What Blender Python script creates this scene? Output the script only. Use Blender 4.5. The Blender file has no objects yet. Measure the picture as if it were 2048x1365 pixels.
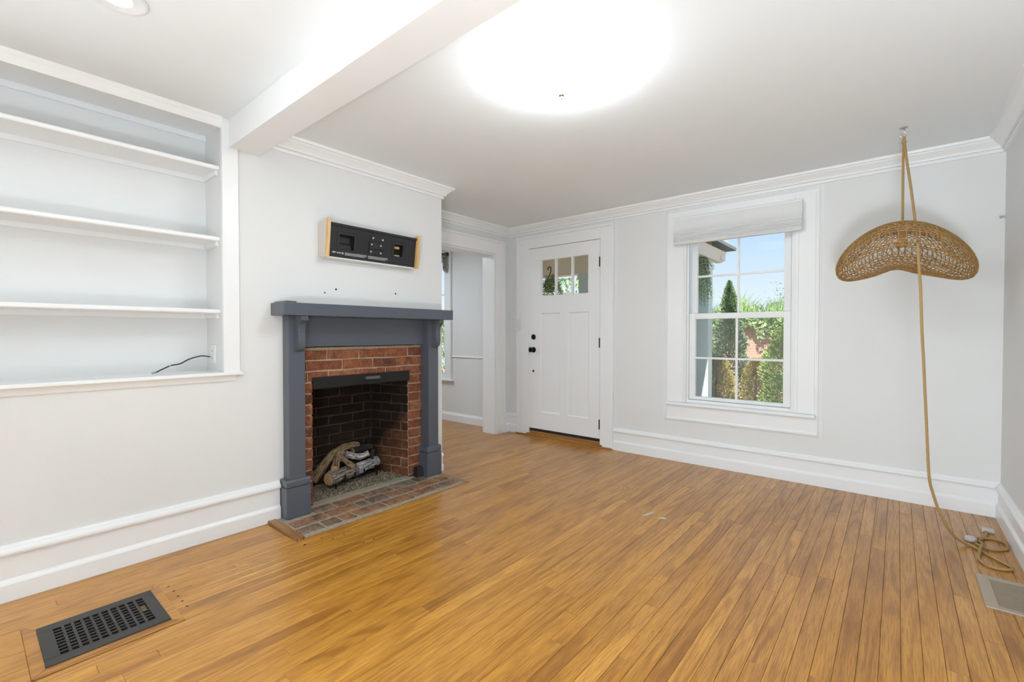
import bpy, bmesh, math, random
from math import sin, cos, pi, radians, sqrt
from mathutils import Vector, Matrix, noise as mnoise

# ------------------------------------------------------------------ camera, world, lights, exposure
SC = bpy.context.scene
COL = SC.collection
SC.view_settings.view_transform = 'Standard'
SC.view_settings.look = 'None'
SC.view_settings.gamma = 1.0
SC.view_settings.use_curve_mapping = False
SC.view_settings.exposure = 0.15

H = 2.405            # ceiling height
XL = -2.985          # chimney / bookcase wall
XA = -3.58           # alcove wall beyond the chimney
YB = 4.222           # wall with door and window
XR = 0.512           # right wall
YR = -2.6            # wall behind the camera
YCH = 2.64           # end of the chimney wall

cam_d = bpy.data.cameras.new('camera')
cam_d.sensor_width = 36.0
cam_d.lens = 923.43 / 2048 * 36.0
cam_d.clip_start = 0.02
cam = bpy.data.objects.new('camera', cam_d)
cam.location = (0, 0, 1.17)
cam.rotation_euler = (radians(90 - 0.926), 0, 0.6956067)
COL.objects.link(cam)
SC.camera = cam

world = bpy.data.worlds.new('sky')
SC.world = world
world.use_nodes = True
nt = world.node_tree
nt.nodes.clear()
wo = nt.nodes.new('ShaderNodeOutputWorld')
bg = nt.nodes.new('ShaderNodeBackground')
tc = nt.nodes.new('ShaderNodeTexCoord')
sx = nt.nodes.new('ShaderNodeSeparateXYZ')
rp = nt.nodes.new('ShaderNodeValToRGB')
nt.links.new(tc.outputs['Generated'], sx.inputs[0])
nt.links.new(sx.outputs['Z'], rp.inputs[0])
cr = rp.color_ramp
cr.elements[0].position = 0.0
cr.elements[0].color = (0.80, 0.90, 0.97, 1)
cr.elements[1].position = 1.0
cr.elements[1].color = (0.22, 0.45, 0.88, 1)
for p_, c_ in ((0.07, (0.74, 0.87, 0.98, 1)), (0.2, (0.50, 0.71, 0.95, 1)), (0.5, (0.36, 0.60, 0.93, 1))):
    e_ = cr.elements.new(p_)
    e_.color = c_
nt.links.new(rp.outputs[0], bg.inputs[0])
bg.inputs[1].default_value = 0.95
nt.links.new(bg.outputs[0], wo.inputs[0])


def light(name, kind, loc, rot, energy, color=(1, 1, 1), size=None, size_y=None, **kw):
    d = bpy.data.lights.new(name, kind)
    d.energy = energy
    d.color = color
    if kind == 'AREA':
        d.shape = 'RECTANGLE' if size_y else 'DISK'
        d.size = size
        if size_y:
            d.size_y = size_y
    for k, v in kw.items():
        setattr(d, k, v)
    o = bpy.data.objects.new(name, d)
    o.location = loc
    o.rotation_euler = rot
    COL.objects.link(o)
    return o


light('sun', 'SUN', (0, -5, 8), (radians(36), 0, radians(12)), 9.0, (1.0, 0.95, 0.86), angle=radians(0.6))
# fill lamp added on the left wall, out of view, to brighten the right side
light('left_wall_fill', 'AREA', (XL + 0.06, -1.55, 1.35), (0, radians(-90), 0), 48, (0.88, 1.0, 1.08), 1.4, 1.4)
# fill lamp added low behind the camera, tilted up to lift ceiling and walls
light('upward_fill', 'AREA', (0.25, -0.9, 0.35), (radians(140), 0, radians(-25)), 86, (0.87, 1.0, 1.08), 0.6)
# fill lamp added under the side room's ceiling, out of view
light('side_room_fill', 'AREA', (-5.0, 2.9, 2.36), (0, 0, 0), 22, (0.87, 1.0, 1.11), 0.8, 0.8)
LAMP_STRENGTH = 22.0
CAN_POWER = 6.0

# ------------------------------------------------------------------ helpers
RND = random.Random(7)
MATS = {}


def mat(name, color=(0.8, 0.8, 0.8), rough=0.5, metal=0.0, spec=0.5, coat=0.0, coat_rough=0.1, emit=None, emit_s=0.0):
    m = bpy.data.materials.new(name)
    m.use_nodes = True
    b = m.node_tree.nodes['Principled BSDF']
    b.inputs['Base Color'].default_value = (*color, 1)
    b.inputs['Roughness'].default_value = rough
    b.inputs['Metallic'].default_value = metal
    b.inputs['Specular IOR Level'].default_value = spec
    b.inputs['Coat Weight'].default_value = coat
    b.inputs['Coat Roughness'].default_value = coat_rough
    if emit:
        b.inputs['Emission Color'].default_value = (*emit, 1)
        b.inputs['Emission Strength'].default_value = emit_s
    MATS[name] = m
    return m


class NG:
    """small helper to wire nodes"""

    def __init__(self, m):
        self.t = m.node_tree
        self.b = self.t.nodes.get('Principled BSDF')

    def n(self, typ, **kw):
        nd = self.t.nodes.new(typ)
        for k, v in kw.items():
            if hasattr(nd, k):
                setattr(nd, k, v)
            else:
                nd.inputs[k.replace('_', ' ')].default_value = v
        return nd

    def l(self, a, b):
        self.t.links.new(a, b)

    def pos(self, scale=(1, 1, 1), rnd=0.0):
        g = self.n('ShaderNodeNewGeometry')
        mp = self.n('ShaderNodeMapping')
        mp.inputs['Scale'].default_value = scale
        self.l(g.outputs['Position'], mp.inputs['Vector'])
        if rnd:
            oi = self.n('ShaderNodeObjectInfo')
            mu = self.n('ShaderNodeMath', operation='MULTIPLY')
            mu.inputs[1].default_value = rnd
            self.l(oi.outputs['Random'], mu.inputs[0])
            cb = self.n('ShaderNodeCombineXYZ')
            for i in range(3):
                self.l(mu.outputs[0], cb.inputs[i])
            self.l(cb.outputs[0], mp.inputs['Location'])
        return mp.outputs['Vector']

    def noise(self, vec, scale, detail=3, rough=0.5, dist=0.0):
        nd = self.n('ShaderNodeTexNoise')
        nd.inputs['Scale'].default_value = scale
        nd.inputs['Detail'].default_value = detail
        nd.inputs['Roughness'].default_value = rough
        nd.inputs['Distortion'].default_value = dist
        self.l(vec, nd.inputs['Vector'])
        return nd.outputs['Fac']

    def ramp(self, fac, stops):
        r = self.n('ShaderNodeValToRGB')
        els = r.color_ramp.elements
        while len(els) < len(stops):
            els.new(0.5)
        for e, (p, c) in zip(els, stops):
            e.position = p
            e.color = (*c, 1) if len(c) == 3 else c
        self.l(fac, r.inputs[0])
        return r.outputs[0]

    def mix(self, fac, a, b, blend='MIX'):
        m = self.n('ShaderNodeMix', data_type='RGBA', blend_type=blend)
        for s, i in ((fac, 0), (a, 6), (b, 7)):
            if hasattr(s, 'is_linked'):
                self.l(s, m.inputs[i])
            else:
                m.inputs[i].default_value = s if i == 0 else (*s, 1)
        return m.outputs[2]

    def bump(self, height, strength=0.2, dist=0.01):
        b = self.n('ShaderNodeBump')
        b.inputs['Strength'].default_value = strength
        b.inputs['Distance'].default_value = dist
        self.l(height, b.inputs['Height'])
        self.l(b.outputs[0], self.b.inputs['Normal'])

    def color(self, s):
        self.l(s, self.b.inputs['Base Color'])


def paint(name, color, rough, bump=0.05, scale=60, var=0.03):
    m = mat(name, color, rough)
    g = NG(m)
    v = g.pos()
    c2 = tuple(max(0, c * (1 - var)) for c in color)
    g.color(g.mix(g.noise(v, 1.7, 3), color, c2))
    g.bump(g.noise(v, scale, 3), bump, 0.004)
    return m


WALL = paint('wall_paint', (0.79, 0.79, 0.78), 0.6)
CEIL = paint('ceiling_paint', (0.88, 0.91, 0.925), 0.7, 0.06, 25)
TRIM = paint('trim_paint', (0.89, 0.893, 0.895), 0.32, 0.04, 30, 0.015)
VINYL = mat('window_vinyl', (0.85, 0.855, 0.855), 0.3)
MANTEL = paint('slate_paint', (0.086, 0.095, 0.118), 0.33, 0.12, 40, 0.12)
BLACK = mat('black_metal', (0.012, 0.012, 0.013), 0.35, 0.6)
BLACKP = mat('black_plastic', (0.016, 0.016, 0.018), 0.38)
HOODM = mat('smoke_hood_metal', (0.016, 0.016, 0.015), 0.45, 0.5)
DARK = mat('dark_void', (0.006, 0.006, 0.006), 0.9)
STEEL = mat('brushed_steel', (0.55, 0.54, 0.52), 0.3, 1.0)
BRASS = mat('satin_nickel', (0.50, 0.45, 0.36), 0.3, 1.0)
WHITEP = mat('white_plastic', (0.80, 0.80, 0.79), 0.35)
PRINT = mat('white_print', (0.55, 0.55, 0.54), 0.6)
SCREWM = mat('screw_zinc', (0.75, 0.75, 0.74), 0.3, 0.7)
FABRIC = paint('shade_fabric', (0.80, 0.80, 0.79), 0.85, 0.3, 350, 0.03)
CLEARP = mat('clear_plastic', (0.75, 0.72, 0.70), 0.15, 0.0, 0.5)
CLEARP.node_tree.nodes['Principled BSDF'].inputs['Transmission Weight'].default_value = 0.35


def mk_floor():
    m = mat('oak_plank', rough=0.3)
    g = NG(m)
    oi = g.n('ShaderNodeObjectInfo')
    v = g.pos((1, 0.085, 1), 37.0)
    warp = g.noise(v, 6.0, 1.2, 0.45)
    # cathedral figure: contour lines of a stretched noise
    mul = g.n('ShaderNodeMath', operation='MULTIPLY')
    mul.inputs[1].default_value = 80.0
    g.l(warp, mul.inputs[0])
    sn = g.n('ShaderNodeMath', operation='SINE')
    g.l(mul.outputs[0], sn.inputs[0])
    mr = g.n('ShaderNodeMapRange')
    mr.inputs[1].default_value = -1
    mr.inputs[2].default_value = 1
    g.l(sn.outputs[0], mr.inputs[0])
    v2 = g.pos((1, 0.03, 1), 11.0)
    fine = g.noise(v2, 320.0, 2, 0.6)
    v3 = g.pos((1, 0.25, 1), 5.0)
    blot = g.noise(v3, 5.0, 4, 0.6)
    base = g.ramp(oi.outputs['Random'], [(0.0, (0.50, 0.225, 0.032)), (0.25, (0.62, 0.295, 0.046)), (0.6, (0.56, 0.26, 0.040)), (0.85, (0.69, 0.34, 0.062)), (1.0, (0.45, 0.195, 0.028))])
    dark = g.mix(1.0, base, (0.47, 0.36, 0.25), 'MULTIPLY')
    fig = g.ramp(mr.outputs[0], [(0.0, (0, 0, 0)), (0.55, (0.25,) * 3), (0.9, (1, 1, 1))])
    figw = g.n('ShaderNodeMath', operation='MULTIPLY')
    g.l(fig, figw.inputs[0])
    g.l(g.ramp(blot, [(0.40, (0.18,) * 3), (0.60, (0.65,) * 3)]), figw.inputs[1])
    c = g.mix(figw.outputs[0], base, dark)
    fr = g.ramp(fine, [(0.45, (0, 0, 0)), (0.60, (0.58,) * 3)])
    c = g.mix(fr, c, dark)
    bl = g.ramp(blot, [(0.35, (1.0, 1.0, 1.0)), (0.75, (0.80, 0.76, 0.72))])
    c = g.mix(1.0, c, bl, 'MULTIPLY')
    g.color(c)
    rr = g.n('ShaderNodeMapRange')
    rr.inputs[3].default_value = 0.22
    rr.inputs[4].default_value = 0.40
    g.l(blot, rr.inputs[0])
    g.l(rr.outputs[0], g.b.inputs['Roughness'])
    g.b.inputs['Coat Weight'].default_value = 0.18
    g.b.inputs['Coat Roughness'].default_value = 0.16
    ad = g.n('ShaderNodeMath', operation='ADD')
    g.l(fine, ad.inputs[0])
    g.l(mr.outputs[0], ad.inputs[1])
    g.bump(ad.outputs[0], 0.08, 0.002)
    return m


OAK = mk_floor()


def mk_wood(name, c1, c2, axis, rough=0.5, scale=40):
    m = mat(name, c1, rough)
    g = NG(m)
    sc = [1, 1, 1]
    sc[axis] = 0.06
    v = g.pos(tuple(sc), 3.0)
    f = g.noise(v, scale, 4, 0.6, 0.4)
    g.color(g.ramp(f, [(0.35, c1), (0.65, c2)]))
    g.bump(f, 0.1, 0.002)
    return m


PINE = mk_wood('raw_pine', (0.72, 0.50, 0.24), (0.60, 0.37, 0.14), 2)
OLDOAK = mk_wood('worn_oak_trim', (0.40, 0.20, 0.07), (0.22, 0.10, 0.035), 0, 0.45)
THRESH = mk_wood('threshold_oak', (0.42, 0.20, 0.055), (0.28, 0.12, 0.03), 0, 0.35)


def sooted(g, base, most=0.95):
    # soot left by years of fires: thick at the back and up high
    gg = g.n('ShaderNodeNewGeometry')
    sp = g.n('ShaderNodeSeparateXYZ')
    g.l(gg.outputs['Position'], sp.inputs[0])
    mz = g.n('ShaderNodeMapRange')
    mz.inputs[1].default_value = 0.10
    mz.inputs[2].default_value = 0.66
    g.l(sp.outputs['Z'], mz.inputs[0])
    mx = g.n('ShaderNodeMapRange')
    mx.inputs[1].default_value = -3.08
    mx.inputs[2].default_value = -3.42
    mx.inputs[3].default_value = 0.0
    mx.inputs[4].default_value = 0.72
    g.l(sp.outputs['X'], mx.inputs[0])
    a = g.n('ShaderNodeMath', operation='ADD')
    g.l(mz.outputs[0], a.inputs[0])
    g.l(mx.outputs[0], a.inputs[1])
    sn = g.noise(g.pos((1, 1, 1)), 7, 4, 0.6)
    a2 = g.n('ShaderNodeMath', operation='MULTIPLY_ADD')
    g.l(sn, a2.inputs[0])
    a2.inputs[1].default_value = 1.1
    a2.inputs[2].default_value = -0.5
    a3 = g.n('ShaderNodeMath', operation='ADD')
    g.l(a.outputs[0], a3.inputs[0])
    g.l(a2.outputs[0], a3.inputs[1])
    return g.mix(g.ramp(a3.outputs[0], [(0.12, (0, 0, 0)), (0.85, (most,) * 3)]), base, (0.012, 0.009, 0.007))


def mk_brick(name, tones, soot=False, ash=0.0):
    m = mat(name, tones[0], 0.85)
    g = NG(m)
    oi = g.n('ShaderNodeObjectInfo')
    n_ = len(tones) - 1
    base = g.ramp(oi.outputs['Random'], [(i / n_, t) for i, t in enumerate(tones)])
    v = g.pos((1, 1, 1), 9.0)
    f = g.noise(v, 45, 5, 0.65)
    base = g.mix(1.0, base, g.ramp(f, [(0.3, (0.50, 0.47, 0.45)), (0.7, (1.2, 1.15, 1.1))]), 'MULTIPLY')
    grime = g.noise(g.pos((1, 1, 1), 4.0), 11, 5, 0.7)
    base = g.mix(1.0, base, g.ramp(grime, [(0.36, (0.42, 0.38, 0.36)), (0.56, (1.0, 1.0, 1.0))]), 'MULTIPLY')
    pale = g.noise(v, 14, 4, 0.7)
    base = g.mix(g.ramp(pale, [(0.62, (0, 0, 0)), (0.80, (0.45 + ash,) * 3)]), base, (0.46, 0.36, 0.27))
    if soot:
        base = sooted(g, base)
        g.b.inputs['Specular IOR Level'].default_value = 0.08
    g.color(base)
    g.bump(f, 0.9, 0.008)
    return m


RED_TONES = [(0.25, 0.078, 0.034), (0.32, 0.105, 0.044), (0.19, 0.058, 0.030), (0.36, 0.135, 0.058), (0.27, 0.085, 0.038)]
BRICK = mk_brick('red_brick', RED_TONES)
SBRICK = mk_brick('sooty_brick', [(0.24, 0.085, 0.04), (0.30, 0.12, 0.055), (0.20, 0.08, 0.045), (0.33, 0.15, 0.08)], True, 0.1)
HBRICK = mk_brick('hearth_brick', [(0.30, 0.20, 0.13), (0.38, 0.185, 0.095), (0.27, 0.215, 0.175), (0.40, 0.19, 0.09), (0.33, 0.215, 0.14), (0.17, 0.14, 0.125), (0.30, 0.25, 0.20)], False, 0.45)


def mk_mortar(name, c, soot=False):
    m = mat(name, c, 0.95)
    g = NG(m)
    v = g.pos()
    f = g.noise(v, 60, 5, 0.7)
    col = g.ramp(f, [(0.3, tuple(x * 0.6 for x in c)), (0.7, c)])
    g.color(sooted(g, col, 0.90) if soot else col)
    g.bump(f, 0.6, 0.006)
    return m


MORTAR = mk_mortar('mortar', (0.58, 0.43, 0.29))
SMORTAR = mk_mortar('sooty_mortar', (0.42, 0.31, 0.21), True)
HMORTAR = mk_mortar('hearth_mortar', (0.46, 0.39, 0.30))


def mk_bark(name, c1, c2, c3, scale=26):
    m = mat(name, c1, 0.85)
    g = NG(m)
    tcn = g.n('ShaderNodeTexCoord')
    mp = g.n('ShaderNodeMapping')
    mp.inputs['Scale'].default_value = (1, 0.32, 1)
    g.l(tcn.outputs['UV'], mp.inputs['Vector'])
    f = g.noise(mp.outputs[0], scale, 5, 0.65, 0.6)
    vo = g.n('ShaderNodeTexVoronoi', feature='DISTANCE_TO_EDGE')
    vo.inputs['Scale'].default_value = scale * 0.9
    wv = g.n('ShaderNodeVectorMath', operation='MULTIPLY_ADD')
    nz = g.n('ShaderNodeTexNoise')
    nz.inputs['Scale'].default_value = 18.0
    nz.inputs['Detail'].default_value = 4.0
    g.l(mp.outputs[0], nz.inputs['Vector'])
    g.l(nz.outputs['Color'], wv.inputs[0])
    wv.inputs[1].default_value = (0.07, 0.07, 0.07)
    g.l(mp.outputs[0], wv.inputs[2])
    g.l(wv.outputs[0], vo.inputs['Vector'])
    c = g.ramp(f, [(0.3, c2), (0.5, c1), (0.72, c3)])
    crack = g.ramp(vo.outputs[0], [(0.0, (1, 1, 1)), (0.11, (0, 0, 0))])
    c = g.mix(crack, c, (0.014, 0.008, 0.007))
    g.color(c)
    g.bump(vo.outputs[0], 0.8, 0.02)
    return m


BARK_TAN = mk_bark('tan_bark', (0.33, 0.215, 0.11), (0.13, 0.08, 0.042), (0.46, 0.32, 0.18))
BARK_GREY = mk_bark('grey_bark', (0.30, 0.24, 0.18), (0.10, 0.075, 0.055), (0.50, 0.45, 0.39))
BARK_ASH = mk_bark('ashy_bark', (0.50, 0.48, 0.46), (0.20, 0.17, 0.15), (0.72, 0.70, 0.68))
BARK_CHAR = mk_bark('charred_bark', (0.02, 0.017, 0.015), (0.008, 0.007, 0.006), (0.055, 0.05, 0.045))
CUTWOOD = mk_wood('cut_log_end', (0.42, 0.22, 0.09), (0.58, 0.36, 0.17), 1, 0.8, 60)
GRAVELM = mat('lava_gravel', (0.1, 0.09, 0.075), 0.95)
g_ = NG(GRAVELM)
g_.color(g_.ramp(g_.noise(g_.pos(), 70, 2, 0.5), [(0.35, (0.085, 0.068, 0.048)), (0.65, (0.38, 0.31, 0.22))]))


def mk_rope():
    m = mat('jute_rope', (0.42, 0.26, 0.095), 0.8)
    g = NG(m)
    f = g.noise(g.pos((1, 1, 1)), 380, 3, 0.6)
    g.color(g.ramp(f, [(0.3, (0.30, 0.175, 0.06)), (0.7, (0.52, 0.34, 0.14))]))
    g.bump(f, 0.5, 0.003)
    return m


ROPE = mk_rope()
RATTAN = mat('rattan_cane', (0.30, 0.155, 0.042), 0.5)
g_ = NG(RATTAN)
g_.color(g_.ramp(g_.noise(g_.pos(), 55, 3, 0.6), [(0.3, (0.23, 0.115, 0.028)), (0.7, (0.47, 0.27, 0.085))]))
GRILLE = mat('cast_iron_grille', (0.060, 0.058, 0.055), 0.42, 0.7)
BGRILLE = mat('bronze_grille', (0.46, 0.38, 0.29), 0.4, 0.35)
LAMPG = mat('lamp_glass', (0.9, 0.9, 0.88), 0.3, emit=(0.92, 1.0, 1.05), emit_s=LAMP_STRENGTH)
CANL = mat('downlight_lens', (0.9, 0.9, 0.9), 0.4, emit=(0.96, 1.0, 1.02), emit_s=45.0)


def mk_glass(name, tint=(1, 1, 1), haze=0.0, hazec=(0.5, 0.5, 0.5)):
    m = bpy.data.materials.new(name)
    m.use_nodes = True
    t = m.node_tree
    t.nodes.clear()
    o = t.nodes.new('ShaderNodeOutputMaterial')
    tr = t.nodes.new('ShaderNodeBsdfTransparent')
    tr.inputs[0].default_value = (*tint, 1)
    gl = t.nodes.new('ShaderNodeBsdfGlossy')
    gl.inputs['Roughness'].default_value = 0.02
    lw = t.nodes.new('ShaderNodeLayerWeight')
    pw_ = t.nodes.new('ShaderNodeMath')
    pw_.operation = 'POWER'
    pw_.inputs[1].default_value = 5.0
    t.links.new(lw.outputs['Facing'], pw_.inputs[0])
    fr = t.nodes.new('ShaderNodeMath')
    fr.operation = 'MULTIPLY_ADD'
    fr.inputs[1].default_value = 0.9
    fr.inputs[2].default_value = 0.0008
    t.links.new(pw_.outputs[0], fr.inputs[0])
    mx = t.nodes.new('ShaderNodeMixShader')
    t.links.new(fr.outputs[0], mx.inputs[0])
    t.links.new(tr.outputs[0], mx.inputs[1])
    t.links.new(gl.outputs[0], mx.inputs[2])
    out = mx.outputs[0]
    if haze:
        df = t.nodes.new('ShaderNodeBsdfDiffuse')
        df.inputs[0].default_value = (*hazec, 1)
        m2 = t.nodes.new('ShaderNodeMixShader')
        m2.inputs[0].default_value = haze
        t.links.new(out, m2.inputs[1])
        t.links.new(df.outputs[0], m2.inputs[2])
        out = m2.outputs[0]
    t.links.new(out, o.inputs[0])
    MATS[name] = m
    return m


GLASS = mk_glass('window_glass')
SCREEN = mk_glass('insect_screen_mesh', (0.95, 0.95, 0.95), 0.09, (0.6, 0.6, 0.6))


class MB:
    """collects geometry in world space, then links it as ONE mesh object"""

    def __init__(s):
        s.v, s.f, s.mi, s.uv = [], [], [], {}

    def add(s, vs, fs, mi=0):
        b = len(s.v)
        s.v.extend(tuple(x) for x in vs)
        s.f.extend(tuple(b + i for i in f) for f in fs)
        s.mi.extend([mi] * len(fs))
        return b

    def box(s, x0, x1, y0, y1, z0, z1, mi=0):
        x0, x1 = min(x0, x1), max(x0, x1)
        y0, y1 = min(y0, y1), max(y0, y1)
        z0, z1 = min(z0, z1), max(z0, z1)
        vs = [(x0, y0, z0), (x1, y0, z0), (x1, y1, z0), (x0, y1, z0), (x0, y0, z1), (x1, y0, z1), (x1, y1, z1), (x0, y1, z1)]
        s.add(vs, [(0, 3, 2, 1), (4, 5, 6, 7), (0, 1, 5, 4), (1, 2, 6, 5), (2, 3, 7, 6), (3, 0, 4, 7)], mi)
        return s

    def prism(s, poly, axis, a, b, mi=0):
        """poly: 2-D outline in the two other axes (cyclic order x,y,z)"""
        n = len(poly)

        def P(u, w, t):
            r = [0, 0, 0]
            o = [i for i in range(3) if i != axis]
            r[o[0]], r[o[1]], r[axis] = u, w, t
            return tuple(r)
        vs = [P(u, w, a) for u, w in poly] + [P(u, w, b) for u, w in poly]
        fs = [tuple(range(n - 1, -1, -1)), tuple(range(n, 2 * n))]
        fs += [(i, (i + 1) % n, n + (i + 1) % n, n + i) for i in range(n)]
        s.add(vs, fs, mi)
        return s

    def tube(s, pts, r, seg=8, cap=True, closed=False, mi=0, jitter=None):
        pts = [Vector(p) for p in pts]
        n = len(pts)
        rs = r if isinstance(r, (list, tuple)) else [r] * n
        prev = None
        vs = []
        for i, p in enumerate(pts):
            if closed:
                t = pts[(i + 1) % n] - pts[i - 1]
            else:
                t = pts[min(i + 1, n - 1)] - pts[max(i - 1, 0)]
            t.normalize()
            if prev is None:
                a = Vector((0, 0, 1)) if abs(t.z) < 0.9 else Vector((1, 0, 0))
                nx = t.cross(a).normalized()
            else:
                nx = (prev - t * prev.dot(t))
                nx = nx.normalized() if nx.length > 1e-6 else t.orthogonal().normalized()
            prev = nx
            ny = t.cross(nx)
            for k in range(seg):
                a = 2 * pi * k / seg
                rr = rs[i] * (jitter(i, k) if jitter else 1)
                vs.append(p + (nx * cos(a) + ny * sin(a)) * rr)
        fs = []
        m = n if closed else n - 1
        for i in range(m):
            for k in range(seg):
                i2 = (i + 1) % n
                k2 = (k + 1) % seg
                fs.append((i * seg + k, i * seg + k2, i2 * seg + k2, i2 * seg + k))
        if cap and not closed:
            fs.append(tuple(range(seg - 1, -1, -1)))
            fs.append(tuple(range((n - 1) * seg, n * seg)))
        s.add(vs, fs, mi)
        return s

    def lathe(s, prof, c, seg=24, axis=(0, 0, 1), mi=0):
        """prof: (radius, height) pairs along axis from point c"""
        ax = Vector(axis).normalized()
        u = ax.orthogonal().normalized()
        w = ax.cross(u)
        c = Vector(c)
        vs = []
        for r, h in prof:
            for k in range(seg):
                a = 2 * pi * k / seg
                vs.append(c + ax * h + (u * cos(a) + w * sin(a)) * r)
        fs = []
        for i in range(len(prof) - 1):
            for k in range(seg):
                k2 = (k + 1) % seg
                fs.append((i * seg + k, i * seg + k2, (i + 1) * seg + k2, (i + 1) * seg + k))
        fs.append(tuple(range(seg - 1, -1, -1)))
        fs.append(tuple(range((len(prof) - 1) * seg, len(prof) * seg)))
        s.add(vs, fs, mi)
        return s

    def sweep(s, path, prof, mi=0):
        """mitred moulding: path in plan (x, y), room on its left; prof (distance from wall, z), closed"""
        n = len(path)
        k = len(prof)
        rings = []
        for i, p in enumerate(path):
            p = Vector(p)
            d0 = (p - Vector(path[i - 1])).normalized() if i > 0 else None
            d1 = (Vector(path[i + 1]) - p).normalized() if i < n - 1 else None
            if d0 is None:
                d0 = d1
            if d1 is None:
                d1 = d0
            n0, n1 = Vector((-d0.y, d0.x)), Vector((-d1.y, d1.x))
            m = (n0 + n1).normalized()
            m = m / max(0.2, m.dot(n0))
            rings.append([(p.x + m.x * d, p.y + m.y * d, z) for d, z in prof])
        vs = [v for r in rings for v in r]
        fs = []
        for i in range(n - 1):
            for j in range(k):
                j2 = (j + 1) % k
                fs.append((i * k + j, i * k + j2, (i + 1) * k + j2, (i + 1) * k + j))
        fs.append(tuple(range(k - 1, -1, -1)))
        fs.append(tuple(range((n - 1) * k, n * k)))
        s.add(vs, fs, mi)
        return s

    def build(s, name, material, parent=None, smooth=False, bevel=0.0, kind=None, label=None):
        me = bpy.data.meshes.new(name)
        off = Vector((0, 0, 0))
        q = parent
        while q is not None:
            off += q.location
            q = q.parent
        me.from_pydata([tuple(Vector(v) - off) for v in s.v], [], s.f)
        ms = material if isinstance(material, (list, tuple)) else [material]
        for m_ in ms:
            me.materials.append(m_)
        if len(ms) > 1:
            me.polygons.foreach_set('material_index', s.mi)
        bm = bmesh.new()
        bm.from_mesh(me)
        bmesh.ops.recalc_face_normals(bm, faces=bm.faces)
        if bevel:
            bmesh.ops.bevel(bm, geom=[e for e in bm.edges if len(e.link_faces) == 2 and e.calc_face_angle(0) > 0.6], offset=bevel, segments=2, affect='EDGES', profile=0.6, clamp_overlap=True)
        bm.to_mesh(me)
        bm.free()
        if smooth:
            me.polygons.foreach_set('use_smooth', [True] * len(me.polygons))
            try:
                me.set_sharp_from_angle(angle=radians(40))
            except Exception:
                pass
        o = bpy.data.objects.new(name, me)
        COL.objects.link(o)
        if parent:
            o.parent = parent
        if kind:
            o['kind'] = kind
        if label:
            o['label'] = label
        return o


def root(name, loc, label=None, cat=None, group=None, kind=None):
    o = bpy.data.objects.new(name, None)
    o.empty_display_size = 0.05
    o.location = loc
    COL.objects.link(o)
    return tag(o, label, cat, group, kind)


def tag(o, label=None, cat=None, group=None, kind=None):
    for k, v in (('label', label), ('category', cat), ('group', group), ('kind', kind)):
        if v:
            o[k] = v
    return o


def box(name, b, m, parent=None, bevel=0.0, **kw):
    return MB().box(*b).build(name, m, parent, bevel=bevel, **kw)


def smooth_path(pts, n=8):
    """Catmull-Rom through the points"""
    P = [Vector(p) for p in pts]
    P = [P[0] * 2 - P[1]] + P + [P[-1] * 2 - P[-2]]
    out = []
    for i in range(1, len(P) - 2):
        a, b, c, d = P[i - 1:i + 3]
        for k in range(n):
            t = k / n
            out.append(0.5 * ((2 * b) + (c - a) * t + (2 * a - 5 * b + 4 * c - d) * t * t + (3 * b - a - 3 * c + d) * t ** 3))
    out.append(P[-2])
    return out


# ------------------------------------------------------------------ the room shell
ST = 'structure'
# ceiling (both rooms) with the slab above it
MB().box(-6.5, XR + 0.15, YR - 0.15, YB + 0.18, H, H + 0.25).build('ceiling', CEIL, kind=ST, label='smooth white plaster ceiling')

# openings in the walls
NY0, NY1, NZ0, NZ1, NXB = -1.3, 0.975, 0.945, 2.405, -3.25        # bookcase niche
FY0, FY1, FZ1 = 1.385, 2.455, 1.20                               # hole behind the mantel
MB().box(XL - 0.10, XL, YR, NY0, 0, H).box(XL - 0.10, XL, NY0, NY1 + 0.012, 0, NZ0 - 0.02).box(XL - 0.10, XL, NY1 + 0.012, FY0, 0, H) \
    .box(XL - 0.10, XL, FY0, FY1, FZ1, H).box(XL - 0.10, XL, FY1, YCH, 0, H) \
    .build('wall_left', WALL, kind=ST, label='white painted wall with bookcase niche and fireplace')
box('wall_chimney_side', (XA, XL - 0.10, YCH - 0.1, YCH, 0, H), WALL, kind=ST)
# alcove wall with the doorway to the side room
DY0, DY1, DZ = 2.80, 3.985, 2.09
MB().box(XA - 0.185, XA, YCH - 0.1, DY0, 0, H).box(XA - 0.185, XA, DY1, YB, 0, H).box(XA - 0.185, XA, DY0, DY1, DZ, H) \
    .build('wall_alcove', WALL, kind=ST, label='white wall beside the front door with the doorway to the side room')
# back wall: door, window and the side room's window
DX0, DX1, DTOP = -3.262, -2.340, 2.140
WX0, WX1, WZ0, WZ1 = -1.482, -0.622, 0.545, 2.20
SX0, SX1, SZ0, SZ1 = -5.60, -4.685, 0.575, 2.22
T = 0.17
w = MB()
w.box(-6.5, SX0, YB, YB + T, 0, H).box(SX0, SX1, YB, YB + T, 0, SZ0).box(SX0, SX1, YB, YB + T, SZ1, H)
w.box(SX1, DX0, YB, YB + T, 0, H).box(DX0, DX1, YB, YB + T, DTOP, H).box(DX1, WX0, YB, YB + T, 0, H)
w.box(WX0, WX1, YB, YB + T, 0, WZ0).box(WX0, WX1, YB, YB + T, WZ1, H).box(WX1, XR, YB, YB + T, 0, H)
w.build('wall_back', WALL, kind=ST, label='white wall with the front door and the window')
box('wall_right', (XR, XR + 0.15, YR, YB + T, 0, H), WALL, kind=ST, label='white wall at the right edge of the room')
box('wall_rear', (-6.5, XR + 0.15, YR - 0.15, YR, 0, H), WALL, kind=ST)
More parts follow.
